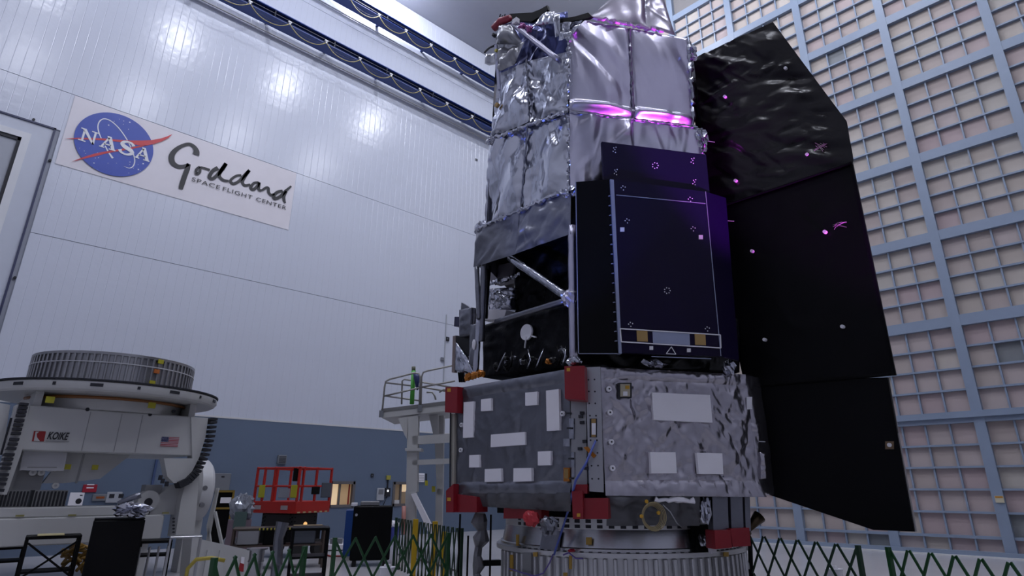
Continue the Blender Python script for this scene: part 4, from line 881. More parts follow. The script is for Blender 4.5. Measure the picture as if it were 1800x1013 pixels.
strokes = [([(345, 205), (350, 160), (318, 108), (262, 85), (180, 110), (110, 160), (75, 220), (85, 290), (140, 332), (205, 335), (265, 310)], [.24, .20, .14, .12, .13, .16, .19, .19, .17, .14, .10]),
           ([(265, 305), (250, 360), (220, 440), (190, 530), (175, 585)], [.13, .17, .17, .17, .14]),
           ([(388, 335), (350, 370), (350, 415), (385, 400), (395, 350), (430, 350), (500, 372)], [.08, .10, .11, .10, .10, .08, .09]),
           ([(590, 350), (530, 385), (495, 450), (530, 470), (580, 430), (640, 360), (680, 300)], [.16, .13, .13, .12, .12, .15, .14]), ([(680, 300), (620, 390), (605, 440), (650, 485), (710, 495)], [.12, .13, .12, .11, .08]),
           ([(850, 432), (790, 440), (730, 490), (760, 525), (820, 500), (880, 440), (940, 375)], [.09, .09, .10, .11, .11, .13, .12]), ([(935, 380), (880, 460), (862, 510), (890, 545), (950, 535)], [.12, .13, .12, .11, .08]),
           ([(1040, 510), (990, 520), (955, 570), (985, 590), (1030, 550), (1050, 515), (1045, 590), (1080, 600)], [.08, .10, .12, .12, .11, .10, .11, .08]), ([(1080, 600), (1125, 570), (1150, 575), (1155, 620), (1180, 650), (1220, 640)], [.09, .10, .11, .11, .10, .08]),
           ([(1310, 605), (1250, 620), (1210, 665), (1225, 690), (1280, 670), (1340, 610), (1405, 553)], [.10, .12, .14, .13, .13, .12, .07]), ([(1350, 610), (1325, 660), (1325, 705), (1340, 742)], [.12, .13, .12, .06])]
names = ['script_g', 'script_g', 'script_o', 'script_d', 'script_d', 'script_d', 'script_d', 'script_a', 'script_r', 'script_d', 'script_d']
for (pts, ws), nm in zip(strokes, names): ribbon(MB(), [gp(*p) for p in pts], [w_*.88 for w_ in ws], YL-.004).build(nm, M_ink, BN)
RX = Matrix.Rotation(math.radians(90), 4, 'X')
for txt, xa, xb in (('SPACE', 4.80, 5.68), ('FLIGHT', 5.78, 6.76), ('CENTER', 6.90, 7.98)):
    me = text_mesh(txt, .205, M_ink, 'line_word', .002, 1.0, 0, 0, 1.15); xs_ = [v.co.x for v in me.vertices]; k = (xb-xa)/(max(xs_)-min(xs_)); x0 = min(xs_)
    for v in me.vertices: v.co.x = (v.co.x-x0)*k
    link_mesh('line_word', me, None, BN, M=Matrix.Translation((xa, YL-.004, 11.02))@RX)

# ================================================================== small things on the blue wall
def wallbox(name, label, cat, x0, y0, x1, y1, m, dep=.12, extra=None):
    a, b = onY(x0, y0, LW-dep), onY(x1, y1, LW-dep)
    t = thing(name, label, cat, ((a.x+b.x)/2, LW-.01, min(a.z, b.z)))
    MB().box2((a.x, LW-dep, a.z), (b.x, LW-.012, b.z), bev=.01).build('case', m, t)
    return t, a, b
M_gbox = mat('grey_enamel', (.17, .18, .20), .5); M_lbox = mat('pale_enamel', (.38, .40, .44), .5)
t, a, b = wallbox('electrical_cabinet', 'grey electrical cabinet on the blue wall behind the white positioner wheel', 'cabinet', 376, 832, 402, 866, M_gbox); MB().box2(((a.x+b.x)/2-.03, LW-.14, a.z-.12), ((a.x+b.x)/2+.06, LW-.12, a.z-.08)).build('nameplate', M_dark, t); MB().box2((a.x+.03, LW-.13, b.z+.03), (b.x-.03, LW-.12, a.z-.03)).build('cabinet_door', M_gbox, t)
t, a, b = wallbox('wall_speaker', 'small grey louvred box high on the blue wall above the red lift', 'speaker', 490, 800, 503, 816, M_gbox, .1)
for k in range(5): MB().box2((a.x+.03, LW-.108, b.z+.03+k*.045), (b.x-.03, LW-.10, b.z+.05+k*.045)).build('louvre', M_dark, t)
t, a, b = wallbox('wall_thermostat', 'pale control box on the blue wall left of the second window', 'control box', 664, 858, 675, 880, M_lbox, .08); MB().box2((a.x+.05, LW-.085, b.z+.2), (b.x-.05, LW-.08, a.z-.05)).build('dial_plate', M_gbox, t)
t, a, b = wallbox('wall_telephone', 'black wall telephone with a white light beside the second window', 'telephone', 678, 858, 686, 873, M_dark, .08); MB().disc((a.x+.10, LW-.09, a.z-.10), .04, (0, -1, 0), .02, 8).build('indicator', mat('white_indicator', (.8, .8, .8), .4, emit=(1, 1, 1), estr=1.0), t); MB().tube([((a.x+b.x)/2, LW-.04, b.z), (a.x-.02, LW-.03, b.z-.3), ((a.x+b.x)/2, LW-.03, b.z-.5)], .015, 6).build('cord', M_dark, t, True)
t, a, b = wallbox('warning_beacon', 'yellow warning beacon above the black wall telephone', 'beacon', 681, 836, 687, 844, mat('beacon_yellow', (.35, .32, .06), .4), .1); MB().box2(((a.x+b.x)/2-.02, LW-.05, b.z-.35), ((a.x+b.x)/2+.02, LW-.012, b.z)).build('conduit', M_dark, t)
t, a, b = wallbox('wall_notice', 'pale louvred vent box behind the white platform column', 'vent', 733, 832, 746, 848, M_patch, .06)
for k in range(4): MB().box2((a.x+.03, LW-.066, b.z+.05+k*.06), (b.x-.03, LW-.06, b.z+.065+k*.06)).build('louvre', M_gbox, t)
t, a, b = wallbox('wall_sensor', 'small dark sensor on the blue wall above the black cabinet', 'sensor', 653, 833, 657, 839, M_dark, .06); MB().disc((a.x+.03, LW-.066, (a.z+b.z)/2), .02, (0, -1, 0), .01, 8).build('lens', M_gbox, t)
t, a, b = wallbox('wall_sensor', 'small dark camera on the white wall left of the telescope', 'camera', 785, 592, 790, 600, M_dark, .08); MB().disc((a.x+.05, LW-.09, (a.z+b.z)/2), .03, (0, -1, 0), .01, 8).build('lens', M_gbox, t)
t, a, b = wallbox('wall_sensor', 'small grey fitting on the white wall above the platform railing', 'fitting', 776, 628, 781, 635, M_gbox, .08); MB().box2(((a.x+b.x)/2+.1, LW-.04, b.z-.9), ((a.x+b.x)/2+.14, LW-.012, b.z+2.0)).build('conduit', M_lbox, t)
t, a, b = wallbox('wall_sensor', 'lone dark stud on the white wall beside the foil barrel', 'stud', 836, 278, 840, 283, M_gbox, .05); MB().disc(((a.x+b.x)/2, LW-.055, (a.z+b.z)/2), .03, (0, -1, 0), .01, 8).build('screw', M_dark, t)
t, a, b = wallbox('red_notice', 'red notice sign on the blue wall below the positioner plates', 'sign', 147, 852, 169, 866, mat('notice_red', (.33, .01, .03), .5), .04); MB().box2((a.x+.08, LW-.045, b.z+.10), (b.x-.08, LW-.04, b.z+.13)).build('print_line', M_patch, t); MB().box2((a.x+.08, LW-.045, b.z+.18), (b.x-.08, LW-.04, b.z+.21)).build('print_line', M_patch, t)
t, a, b = wallbox('outlet_panel', 'dark wall panel with an orange strip under the red notice', 'panel', 164, 869, 186, 881, M_gbox, .06); MB().box2((a.x+.08, LW-.066, b.z+.06), (b.x-.05, LW-.06, a.z-.06)).build('orange_strip', mat('rust_orange', (.28, .07, .01), .5), t)
t, a, b = wallbox('outlet_panel', 'grey-blue socket panel right of the orange-striped panel', 'panel', 189, 865, 212, 884, M_lbox, .06)
for k in range(2): MB().box2((a.x+.06+k*.22, LW-.066, b.z+.12), (a.x+.18+k*.22, LW-.06, b.z+.22)).build('socket', M_dark, t)
t, a, b = wallbox('outlet_panel', 'white box on the blue wall beside the positioner hub', 'panel', 227, 873, 247, 886, M_patch, .06); MB().box2((a.x+.05, LW-.066, b.z+.05), (b.x-.05, LW-.06, a.z-.05)).build('cover_plate', M_lbox, t)
t, a, b = wallbox('instruction_sheet', 'tall white instruction sheet left of the red notice', 'sheet', 124, 866, 144, 890, M_patch, .03); MB().box2((a.x+.22, LW-.034, b.z+.25), (a.x+.28, LW-.03, a.z-.06)).build('bold_mark', M_ink, t); MB().disc((a.x+.22, LW-.034, b.z+.12), .07, (0, -1, 0), .004, 10).build('print_eye', M_ink, t)
tag(MB().box2((onY(278, 800, LW-.06).x-.03, LW-.06, .9), (onY(278, 800, LW-.06).x+.03, LW-.012, 2.5)).build('wall_conduit', mat('conduit_navy', (.05, .08, .18), .5), None), 'thin dark blue conduit running up the blue wall behind the positioner', 'conduit')

# ================================================================== welding positioner at the left
PO = thing('welding_positioner', 'huge white tilting positioner with a round table carrying a ribbed metal ring', 'positioner', (2.93, 15.2, 0))
M_pw = mat('positioner_white', (.50, .50, .49), .42, var=.06, vscale=1.0)
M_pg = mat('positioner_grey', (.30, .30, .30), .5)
M_yel = mat('sticker_yellow', (.42, .38, .02), .5)
FY = 14.1
def PF(x, y, off=0.0): return onY(x, y, FY-off)
def pplate(pts, dep, name, m, off=0.0, parent=None): return MB().prism(facing([PF(x, y, off) for x, y in pts]), dep).build(name, m, parent or PO)
pc = (2.93, 15.3, 0)
MB().lathe([(.3, 3.24), (1.92, 3.24), (1.97, 3.27), (2.0, 3.33), (2.0, 3.40), (1.96, 3.43), (.3, 3.43), (.3, 3.24)], 72, pc).build('round_table', M_pw, PO, auto=30)
MB().lathe([(1.985, 3.425), (2.02, 3.425), (2.02, 3.45), (1.40, 3.45), (1.40, 3.425)], 72, pc).build('table_rim', M_dark, PO, auto=30)
RG = thing('ribbed_ring', 'ribbed aluminium ring resting on the positioner table', 'metal ring', (pc[0], pc[1], 3.452))
M_rg2 = mat('ring_aluminium_dull', (.36, .36, .37), .34, .9, var=.08)
MB().lathe([(1.34, 3.452), (1.42, 3.452), (1.42, 4.03), (1.34, 4.03), (1.34, 3.452)], 80, pc).build('ring_wall', M_rg2, RG, auto=30)
MB().lathe([(1.36, 3.452), (1.47, 3.452), (1.47, 3.49), (1.36, 3.49)], 80, pc).build('lower_flange', M_rg2, RG, auto=30); MB().lathe([(1.36, 4.0), (1.46, 4.0), (1.46, 4.05), (1.33, 4.05), (1.33, 4.0)], 80, pc).build('upper_flange', M_rg2, RG, auto=30)
rm_ = mesh_only(MB().box((1.435, 0, 3.75), (.05, .045, .52), bev=.01), 'ring_rib', M_rg2)
for k in range(80):
    a = 2*math.pi*k/80
    if 170 < math.degrees(a) < 370: link_mesh('ring_rib', rm_, None, RG, M=Matrix.Translation(pc)@Matrix.Rotation(a, 4, 'Z'))
mb = MB().lathe([(1.462, 3.84), (1.468, 3.84), (1.468, 3.86), (1.462, 3.86)], 80, pc); mb.build('score_line', mat('pale_line', (.5, .5, .52), .4), RG)
a_ = math.atan2(14.0-15.3, 3.35-2.93)
for k, (z, m_) in enumerate(((3.98, M_yel), (3.78, mat('orange_tape', (.45, .12, .02), .5)), (3.55, M_yel))): MB().box(Vector(pc)+Vector((1.47*math.cos(a_-.03*k), 1.47*math.sin(a_-.03*k), z)), (.02, .11, .08), rz=a_-.03*k).build('tape_square', m_, RG)
for k in range(10):                         # dark pockets and bolts around the table edge
    a = math.radians(195+k*19); MB().box(Vector(pc)+Vector((1.998*math.cos(a), 1.998*math.sin(a), 3.345)), (.02, .20 if k % 2 else .05, .055), rz=a).build('edge_pocket', M_dark, PO)
MB().lathe([(1.32, 2.98), (1.34, 3.24), (.5, 3.24), (.5, 2.98), (1.32, 2.98)], 48, pc).build('slew_hub', M_pw, PO, auto=30)
pts = [Vector(pc)+Vector((1.44*math.cos(math.radians(a)), 1.44*math.sin(math.radians(a)), 3.19)) for a in range(190, 356, 6)]
MB().tube(pts, .03, 8).build('brown_hose', mat('brown_hose', (.20, .07, .01), .4), PO, True)
for x, y in ((88, 703), (267, 713)): MB().box(PF(x, y, .25), (.13, .02, .11)).build('yellow_sticker', M_yel, PO)
for x in (1.62, 4.22): MB().box2((x-.06, 14.2, 2.95), (x+.06, 16.2, 3.24)).build('table_post', M_pw, PO)
for x, y in ((154, 720), (306, 723), (264, 729)): MB().disc(PF(x, y, .01), .035, (0, -1, 0), .05, 8).build('stud', M_dark, PO)
MB().box2((1.5, FY, 2.21), (4.34, 16.4, 2.98), bev=.02).build('tilt_beam', M_pw, PO)
for x in (157, 213, 250): a = PF(x, 735); MB().box2((a.x-.006, FY-.006, 2.24), (a.x+.006, FY, 2.94)).build('weld_seam', M_pg, PO)
# tilt sectors with their gear teeth
def sector(pts, teeth, n, name):
    o = pplate(pts, .30, 'tilt_sector', M_pw, .05); T = []
    for i in range(len(teeth)-1):
        for k in range(12): t = k/12; T.append((teeth[i][0]*(1-t)+teeth[i+1][0]*t, teeth[i][1]*(1-t)+teeth[i+1][1]*t))
    for k in range(n):
        x, y = T[int(k*(len(T)-1)/(n-1))]; j = int(k*(len(T)-1)/(n-1)); x2, y2 = T[min(j+2, len(T)-1)]; x1, y1 = T[max(j-2, 0)]
        d = (PF(x2, y2)-PF(x1, y1)).normalized(); c = PF(x, y, .0); s = Vector((-d.z, 0, d.x))
        MB().bar(c-s*.065, c+s*.065, .34, .045, up=d).build('gear_tooth', M_dark, o)
sector([(336, 733), (366, 735), (361, 770), (350, 805), (336, 832), (322, 848), (306, 850), (294, 838), (288, 806), (338, 806)], [(372, 738), (367, 770), (357, 802), (343, 830), (327, 846), (312, 853)], 21, 'r')
sector([(28, 712), (52, 707), (38, 795), (12, 870), (-12, 870), (8, 800)], [(40, 712), (33, 738), (25, 768), (15, 800), (6, 832), (-4, 865)], 19, 'l')
pplate([(-20, 705), (18, 712), (4, 800), (-20, 810)], .3, 'side_frame', M_pw, -.3); pplate([(18, 735), (22, 735), (4, 800), (0, 800)], .05, 'black_cable', M_dark, .0)
for x, y in ((282, 840), (286, 846), (293, 851)): MB().box(PF(x, y, .08), (.06, .05, .09), rz=0).build('gear_tooth', M_dark, PO)
# lettering and flag on the beam
YB = FY-.012
me = text_mesh('KOIKE', .19, M_ink, 'maker_word', .002, 1.0, .25, .005, 1.02); xs_ = [v.co.x for v in me.vertices]; x0 = min(xs_); A_, B_ = PF(82, 772), PF(123, 760); k = (B_.x-A_.x)/(max(xs_)-x0); hz = PF(82, 759).z-A_.z; ys_ = [v.co.y for v in me.vertices]; kz = hz/max(ys_)
for v in me.vertices: v.co.x = (v.co.x-x0)*k; v.co.y *= kz
link_mesh('maker_word', me, None, PO, M=Matrix.Translation((A_.x, YB, A_.z))@RX)
def kp(x, y): return (40+x/18.0, 740+y/18.0)
pplate([kp(360, 325), kp(735, 335), kp(670, 655), kp(290, 645)], .004, 'maker_badge', mat('badge_red', (.24, .004, .006), .5), .013); pplate([kp(410, 340), kp(520, 345), kp(440, 410), kp(450, 520), kp(545, 645), kp(350, 640)], .004, 'badge_cut', M_pw, .017)
pplate([kp(725, 620), kp(1470, 645), kp(1455, 680), kp(722, 655)], .004, 'small_print', M_pg, .013)
fa, fb = PF(280, 785), PF(313, 768); fw, fh_ = PF(312, 780).x-PF(281, 780).x, PF(296, 768).z-PF(296, 784.5).z; f0 = PF(281, 784.5)
fg = MB().box2((f0.x, YB-.004, f0.z), (f0.x+fw, FY-.001, f0.z+fh_)).build('flag_decal', mat('flag_white', (.55, .53, .55), .5), PO)
for k in range(7): MB().box2((f0.x, YB-.008, f0.z+fh_*(2*k)/13), (f0.x+fw, YB-.004, f0.z+fh_*(2*k+1)/13)).build('flag_stripe', mat('flag_red', (.36, .03, .05), .5), fg)
MB().box2((f0.x, YB-.012, f0.z+fh_*6/13), (f0.x+fw*.4, YB-.004, f0.z+fh_)).build('flag_canton', mat('flag_blue', (.012, .02, .10), .5), fg)
mb = MB()
for i in range(5):
    for j in range(4): mb.disc((f0.x+fw*.4*(i+.5)/5, YB-.013, f0.z+fh_*(6+7*(j+.5)/4)/13), .004, (0, -1, 0), .002, 5)
o = mb.build('flag_stars', M_patch, fg); o['kind'] = 'stuff'
# plates and card under the beam
pplate([(118, 794), (228, 800), (226, 803), (176, 842), (112, 850), (75, 850)], .15, 'swing_plate', M_pw, -.5)
MB().prism(facing([PF(150, 798, -.49), PF(146, 798, -.49), PF(132, 850, -.49), PF(136, 850, -.49)]), .02).build('plate_edge', M_pg, PO)
cdd = pplate([(42, 793), (119, 796), (112, 828), (35, 827)], .10, 'white_card', mat('card_white', (.52, .52, .54), .5), -.25)
pplate([(48, 821), (100, 821), (100, 823), (48, 823)], .004, 'print_line', M_pg, -.246, cdd); pplate([(82, 828), (95, 828), (95, 829.5), (82, 829.5)], .004, 'print_line', M_pg, -.246, cdd)
for x, y in ((58, 831), (73, 831), (98, 854)): o = MB().disc(PF(x, y, -.3), .055, (0, -1, 0), .06, 12).build('lifting_eye', M_pw, PO); MB().disc(PF(x, y, -.295), .022, (0, -1, 0), .02, 8).build('eye_hole', M_pg, o)
for x, y in ((119, 821), (167, 822)): MB().box(PF(x, y, -.33), (.10, .02, .09)).build('yellow_sticker', M_yel, PO)
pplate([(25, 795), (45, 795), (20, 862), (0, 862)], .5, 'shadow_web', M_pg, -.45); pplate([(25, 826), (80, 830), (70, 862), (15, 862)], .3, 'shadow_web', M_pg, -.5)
# ribbed motors
for x0, x1 in ((-2, 46), (62, 114)):
    a, b = PF(x0, 862, -.35), PF(x1, 890, -.35); o = MB().box2((a.x, a.y, b.z-.02), (b.x, a.y+.6, a.z)).build('drive_motor', M_pg, PO)
    n = 9
    for k in range(n): x = a.x+(b.x-a.x)*(k+.5)/n; MB().box2((x-.012, a.y-.04, b.z), (x+.012, a.y, a.z-.02)).build('cooling_fin', M_dark, o)
# base frame
MB().box2((-1.5, FY+.05, .66), (4.05, FY+.55, 1.11), bev=.02).build('base_beam', M_pw, PO); MB().box2((-1.5, FY+.1, 1.11), (3.78, FY+1.0, 1.28), bev=.02).build('base_shelf', M_pw, PO)
for x, y in ((127, 906), (291, 902), (35, 907)): MB().box(PF(x, y, -.04), (.12, .01, .03)).build('yellow_sticker', mat('sticker_olive', (.25, .23, .08), .5), PO)
MB().box2((-1.5, FY+.2, 0), (-.9, FY+2.4, .66)).build('base_leg', M_pw, PO); MB().box2((3.3, FY+.2, 0), (3.9, FY+2.4, .66)).build('base_leg', M_pw, PO)
pplate([(352, 812), (346, 890), (341, 945), (308, 945), (318, 880), (326, 850), (340, 832)], .5, 'tilt_column', M_pw, .02); pplate([(304, 852), (324, 852), (310, 905), (262, 905), (280, 870)], .4, 'column_web', M_pw, -.25)
for k in range(6): q = PF(306, 912+k*6, .06); MB().disc((q.x, q.y, q.z), .018, (0, -1, 0), .06, 6).build('column_bolt', M_dark, PO)
o = MB().disc(PF(262, 881, -.2), .19, (0, -1, 0), .3, 20).build('pivot_hub', M_pw, PO); MB().disc(PF(261, 883, -.195), .075, (0, -1, 0), .02, 14).build('hub_bore', M_dark, o); MB().box(PF(266, 862, -.5), (.30, .3, .2)).build('gear_box', M_pg, PO)
wc = Vector((4.80, 14.9, 1.55)); o = MB().lathe([(.02, -.16), (.56, -.16), (.62, -.10), (.62, .10), (.56, .16), (.02, .16)], 40, wc, M=Matrix.Rotation(math.radians(90), 3, 'Y')).build('drive_wheel', mat('wheel_white', (.58, .58, .59), .35), PO, auto=35)
for z in (-.28, .05): MB().disc(wc+Vector((-.05, -.63, z)), .05, (0, -1, 0), .05, 8).build('wheel_lug', M_alu, PO)
MB().box2((4.62, 14.7, 0), (4.95, 15.1, 1.0)).build('wheel_pedestal', M_pw, PO)
og = MB(); q0, q1 = onZ(318, 1000, .3), onZ(446, 985, .3)
MB().prism(facing([onY(338, 945, 12.9), onY(441, 968, 12.9), onY(436, 1030, 12.9), onY(330, 1030, 12.9)]), .5).build('outrigger', M_pw, PO)
o = MB().prism(facing([onY(424, 983, 12.88), onY(430, 981, 12.88), onY(428, 1006, 12.88), onY(419, 1004, 12.88)]), .01).build('outrigger_decal', mat('decal_red', (.36, .02, .03), .5), PO); MB().prism(facing([onY(424, 979, 12.87), onY(430, 980, 12.87), onY(429, 992, 12.87), onY(423, 990, 12.87)]), .01).build('decal_white', M_patch, o)
for x in (365, 387): MB().prism(facing([onY(x, 968, 12.85), onY(x+10, 970, 12.85), onY(x+4, 1013, 12.85), onY(x-8, 1013, 12.85)]), .06).build('outrigger_gusset', M_pw, PO)
# ================================================================== loose things around the floor
FH = Vector((math.cos(YAW), math.sin(YAW), 0)); RZ = YAW-math.pi/2; R = Matrix.Rotation(RZ, 3, 'Z')     # sight direction on the floor; boxes squared to it unless told otherwise
def fd(x, y, d): return on(x, y, FH*d, FH)
def face(x):                             # turn the next boxes towards the viewer's side of the hall
    global RZ, R
    d = ray(x, 860); RZ = math.atan2(d.y, d.x)-math.pi/2; R = Matrix.Rotation(RZ, 3, 'Z')
def extent(x0, y0, x1, y1, d):
    face((x0+x1)/2)
    xm, ym = (x0+x1)/2, (y0+y1)/2; c = fd(xm, ym, d); wd_ = (fd(x1, ym, d)-fd(x0, ym, d)).length; zt = fd(xm, y0, d).z; zb = fd(xm, y1, d).z
    return Vector((c.x, c.y, 0)), wd_, max(zb, 0), zt
M_blk = mat('matte_black', (.0025, .0025, .003), .5, spec=.12); M_chr = mat('brushed_steel', (.42, .42, .43), .3, .95)
M_grn = mat('barrier_green', (.006, .060, .014), .45); M_grn2 = mat('barrier_green_dark', (.006, .035, .014), .5); M_ypost = mat('safety_yellow', (.60, .38, .01), .45)
M_rlift = mat('lift_red', (.42, .012, .006), .4, var=.08); M_tyre = mat('tyre_black', (.012, .012, .013), .7)
def frame_stand(name, label, cat, rect, d, dep, m, top=True, shelf=None, rz=None, t_=.05, brace=False, legs_z0=0.0):
    c, wd_, zb, zt = extent(*rect, d); t = thing(name, label, cat, (c.x, c.y, 0)); rz = RZ
    for sx in (-1, 1):
        for sy in (-1, 1):
            p = c+R@Vector((sx*(wd_/2-t_/2), dep/2+sy*(dep/2-t_/2), 0)); MB().box((p.x, p.y, (zt-t_+legs_z0)/2), (t_, t_, zt-t_-legs_z0), rz=rz).build('leg', m, t)
    cc = c+R@Vector((0, dep/2, 0))
    if top: MB().box((cc.x, cc.y, zt-t_/2), (wd_, dep, t_), rz=rz, bev=.008).build('top', m, t)
    else:
        for sy in (-1, 1): p = cc+R@Vector((0, sy*(dep/2-t_/2), 0)); MB().box((p.x, p.y, zt-t_/2), (wd_, t_, t_), rz=rz).build('rail', m, t)
    if shelf:
        for z in shelf: MB().box((cc.x, cc.y, z), (wd_*.96, dep*.96, .03), rz=rz).build('shelf', m, t)
    if brace:
        a = c+R@Vector((-wd_/2+t_, .02, zt-.1)); b = c+R@Vector((wd_/2-t_, .02, .25)); MB().bar(a, b, .03, .03).build('brace', m, t); a = c+R@Vector((wd_/2-t_, .02, zt-.1)); b = c+R@Vector((-wd_/2+t_, .02, .25)); MB().bar(a, b, .03, .03).build('brace', m, t)
    return t, c, wd_, zt
# black step stool with paper pad
t, c, wd_, zt = frame_stand('step_stool', 'black metal step stool in front of the positioner base', 'step stool', (37, 942, 120, 1090), 11.0, .5, M_blk, shelf=(.33,), brace=True)
p = c+R@Vector((-.05, .12, zt+.012)); tag(MB().box(p, (.36, .28, .022), rz=RZ, bev=.004).build('paper_pad', mat('pad_cream', (.55, .48, .25), .6)), 'cream paper pad lying on the black step stool', 'paper pad')
# low black step behind it on the left
frame_stand('step_platform', 'low black step platform at the left edge beside the step stool', 'platform', (-60, 962, 22, 1090), 11.6, .6, M_blk, shelf=(.4,))
# tall black case with foil bundle
c, wd_, zb, zt = extent(153, 914, 233, 1090, 10.6); t = thing('equipment_case', 'tall black equipment case with a foil bundle on its top', 'case', (c.x, c.y, 0))
cc = c+R@Vector((0, .3, 0)); MB().box((cc.x, cc.y, .03+(zt-.03)/2), (wd_, .6, zt-.03), rz=RZ, bev=.02).build('case_body', M_blk, t); MB().box((cc.x, cc.y, zt+.008), (wd_*.98, .58, .015), rz=RZ).build('case_lid', M_blk, t)
for sx in (-1, 1): p = c+R@Vector((sx*wd_*.4, .05, .015)); MB().box((p.x, p.y, .016), (.08, .08, .03), rz=RZ).build('foot', M_tyre, t)
c2 = c+R@Vector((.14, .10, zt+.138)); t = thing('foil_bundle', 'crumpled silver foil bundle lying on the tall black case', 'foil bundle', (c2.x, c2.y, zt+.02))
lump('foil_heap', M_foil, c2, (.24, .18, .10), t, 401, .35, 10, Matrix.Rotation(RZ, 3, 'Z')); MB().tube([c2+R@Vector((-.22, 0, .10)), c2+R@Vector((.0, .02, .20)), c2+R@Vector((.08, .02, .23))], [.035, .05, .05], 10).build('foil_roll', M_foil_d, t, True)
# steel stool and black stand right of the case
frame_stand('steel_stool', 'slim steel stool right of the black equipment case', 'stool', (289, 943, 341, 1090), 10.9, .45, M_chr, t_=.03)
t, c, wd_, zt = frame_stand('black_stand', 'black stand with steel rods between the case and the steel stool', 'stand', (236, 950, 288, 1090), 11.7, .5, M_blk, shelf=(.5,))
for k in range(4): p = c+R@Vector((-.22+.14*k, -.02, .4)); MB().tube([(p.x, p.y, .05), (p.x, p.y, zt-.1)], .02, 8).build('steel_rod', M_chr, t)
# hose tangle under the positioner, yellow hose
mb = MB(); r = random.Random(9)
for k in range(26):
    pts = [fd(100+r.random()*90, 962+r.random()*48, 11.55+r.random()*.25) for _ in range(3)]; mid = pts[0].lerp(pts[2], .5)+Vector((0, 0, .06)); mb.tube([pts[0], pts[0].lerp(mid, .5)+Vector((0, 0, .03)), mid, mid.lerp(pts[2], .5), pts[2]], .025, 6)
o = mb.build('hose_tangle', mat('hose_ochre', (.22, .12, .015), .45, var=.5, vscale=2), None, True); tag(o, 'tangle of brown and yellow hoses under the positioner base', 'hoses'); o['kind'] = 'stuff'
tag(MB().tube([fd(324, 1030, 10.4), fd(330, 1000, 10.4), fd(345, 984, 10.4), fd(372, 981, 10.4), fd(395, 986, 10.5)], .03, 8).build('yellow_hose', mat('hose_yellow', (.38, .30, .04), .45), None, True), 'thick yellow hose arching beside the white outrigger', 'hose')
# white A-frame easel and dark cabinet behind the drive wheel
t = thing('white_easel', 'white tubular A-frame easel right of the positioner wheel', 'easel', tuple(onZ(378, 1003, 0)))
for a, b in (((383, 858), (355, 1003)), ((378, 900), (400, 1003)), ((382, 862), (366, 925)), ((366, 925), (375, 1003))): MB().bar(fd(*a, 14.4), fd(*b, 14.4), .06, .05).build('tube', M_pw, t)
c, wd_, zb, zt = extent(373, 862, 402, 970, 17.5); t = thing('tool_cabinet', 'dark tool cabinet with yellow edges behind the white easel', 'cabinet', (c.x, c.y, 0)); cc = c+R@Vector((0, .3, 0))
MB().box((cc.x, cc.y, zt/2), (wd_, .6, zt), rz=RZ).build('cabinet_body', M_blk, t)
for sx in (-1, 1): p = c+R@Vector((sx*wd_/2, -.01, zt/2)); MB().box(p, (.05, .03, zt), rz=RZ).build('yellow_edge', mat('edge_ochre', (.24, .16, .02), .5), t)
for z in (zt-.03, zt-.45): p = c+R@Vector((0, -.01, z)); MB().box(p, (wd_, .03, .05), rz=RZ).build('yellow_edge', mat('edge_ochre', (.24, .16, .02), .5), t)
p = c+R@Vector((.05, -.02, zt-.25)); MB().box(p, (wd_*.6, .02, .14), rz=RZ).build('paper_label', M_patch, t)
# plastic-wrapped cart
c, wd_, zb, zt = extent(402, 868, 442, 962, 15.1); t = thing('wrapped_cart', 'cart under clear plastic wrap left of the red lift', 'cart', (c.x, c.y, 0)); cc = c+R@Vector((0, .3, 0))
MB().box((cc.x, cc.y, zt*.32), (wd_*.95, .6, zt*.60), rz=RZ).build('cart_body', mat('mauve_wrap', (.20, .15, .18), .3), t)
lump('plastic_hood', mat('plastic_wrap', (.35, .37, .42), .12, .3, alpha=.75), (cc.x, cc.y, zt*.78), (wd_*.48, .30, zt*.20), t, 411, .22, 11); lump('plastic_skirt', mat('plastic_wrap', (.35, .37, .42), .12, .3), (cc.x, cc.y, zt*.30), (wd_*.52, .32, zt*.16), t, 412, .22, 9)
p = c+R@Vector((0, -.02, zt*.62)); MB().box(p, (wd_*.5, .02, .35), rz=RZ).build('green_panel', mat('green_grey', (.08, .13, .12), .5), t)
# --- red scissor lift
L0 = onZ(509, 985, 0); LX, LY = 1.26, 1.42
def lz(y): return fd(509, y, Vector((L0.x, L0.y, 0)).dot(FH)).z
t = thing('scissor_lift', 'red scissor lift with folded railings parked by the blue wall', 'scissor lift', (L0.x, L0.y, 0)); LIFT = t
z0, z1, zr, zm = lz(905), lz(882), lz(820), lz(857)
x0, y0 = L0.x, L0.y
def lbox(a, b, name, m, par=None): return MB().box2((x0+a[0], y0+a[1], a[2]), (x0+b[0], y0+b[1], b[2]), bev=.012).build(name, m, par or t)
lbox((0, 0, z0+.02), (LX, LY, z1), 'platform_deck', M_rlift)
for (x, y) in ((0, 0), (LX-.06, 0), (0, LY-.06), (LX-.06, LY-.06), (0, LY*.55), (0, LY*.78), (LX*.55, LY-.06), (LX*.12, 0), (LX*.5, 0)): lbox((x, y, z1), (x+.06, y+.06, zr), 'rail_post', M_rlift)
for z in (zr-.06, zm):
    lbox((0, 0, z), (LX, .05, z+.05), 'guard_rail', M_rlift); lbox((0, 0, z), (.05, LY, z+.05), 'guard_rail', M_rlift); lbox((0, LY-.05, z), (LX, LY, z+.05), 'guard_rail', M_rlift); lbox((LX-.05, 0, z), (LX, LY, z+.05), 'guard_rail', M_rlift)
for k in range(6): lbox((.06+k*.2, -.012, z0+.025), (.16+k*.2, 0, z0+.06), 'hazard_mark', mat('hazard_cream', (.5, .4, .2), .5))
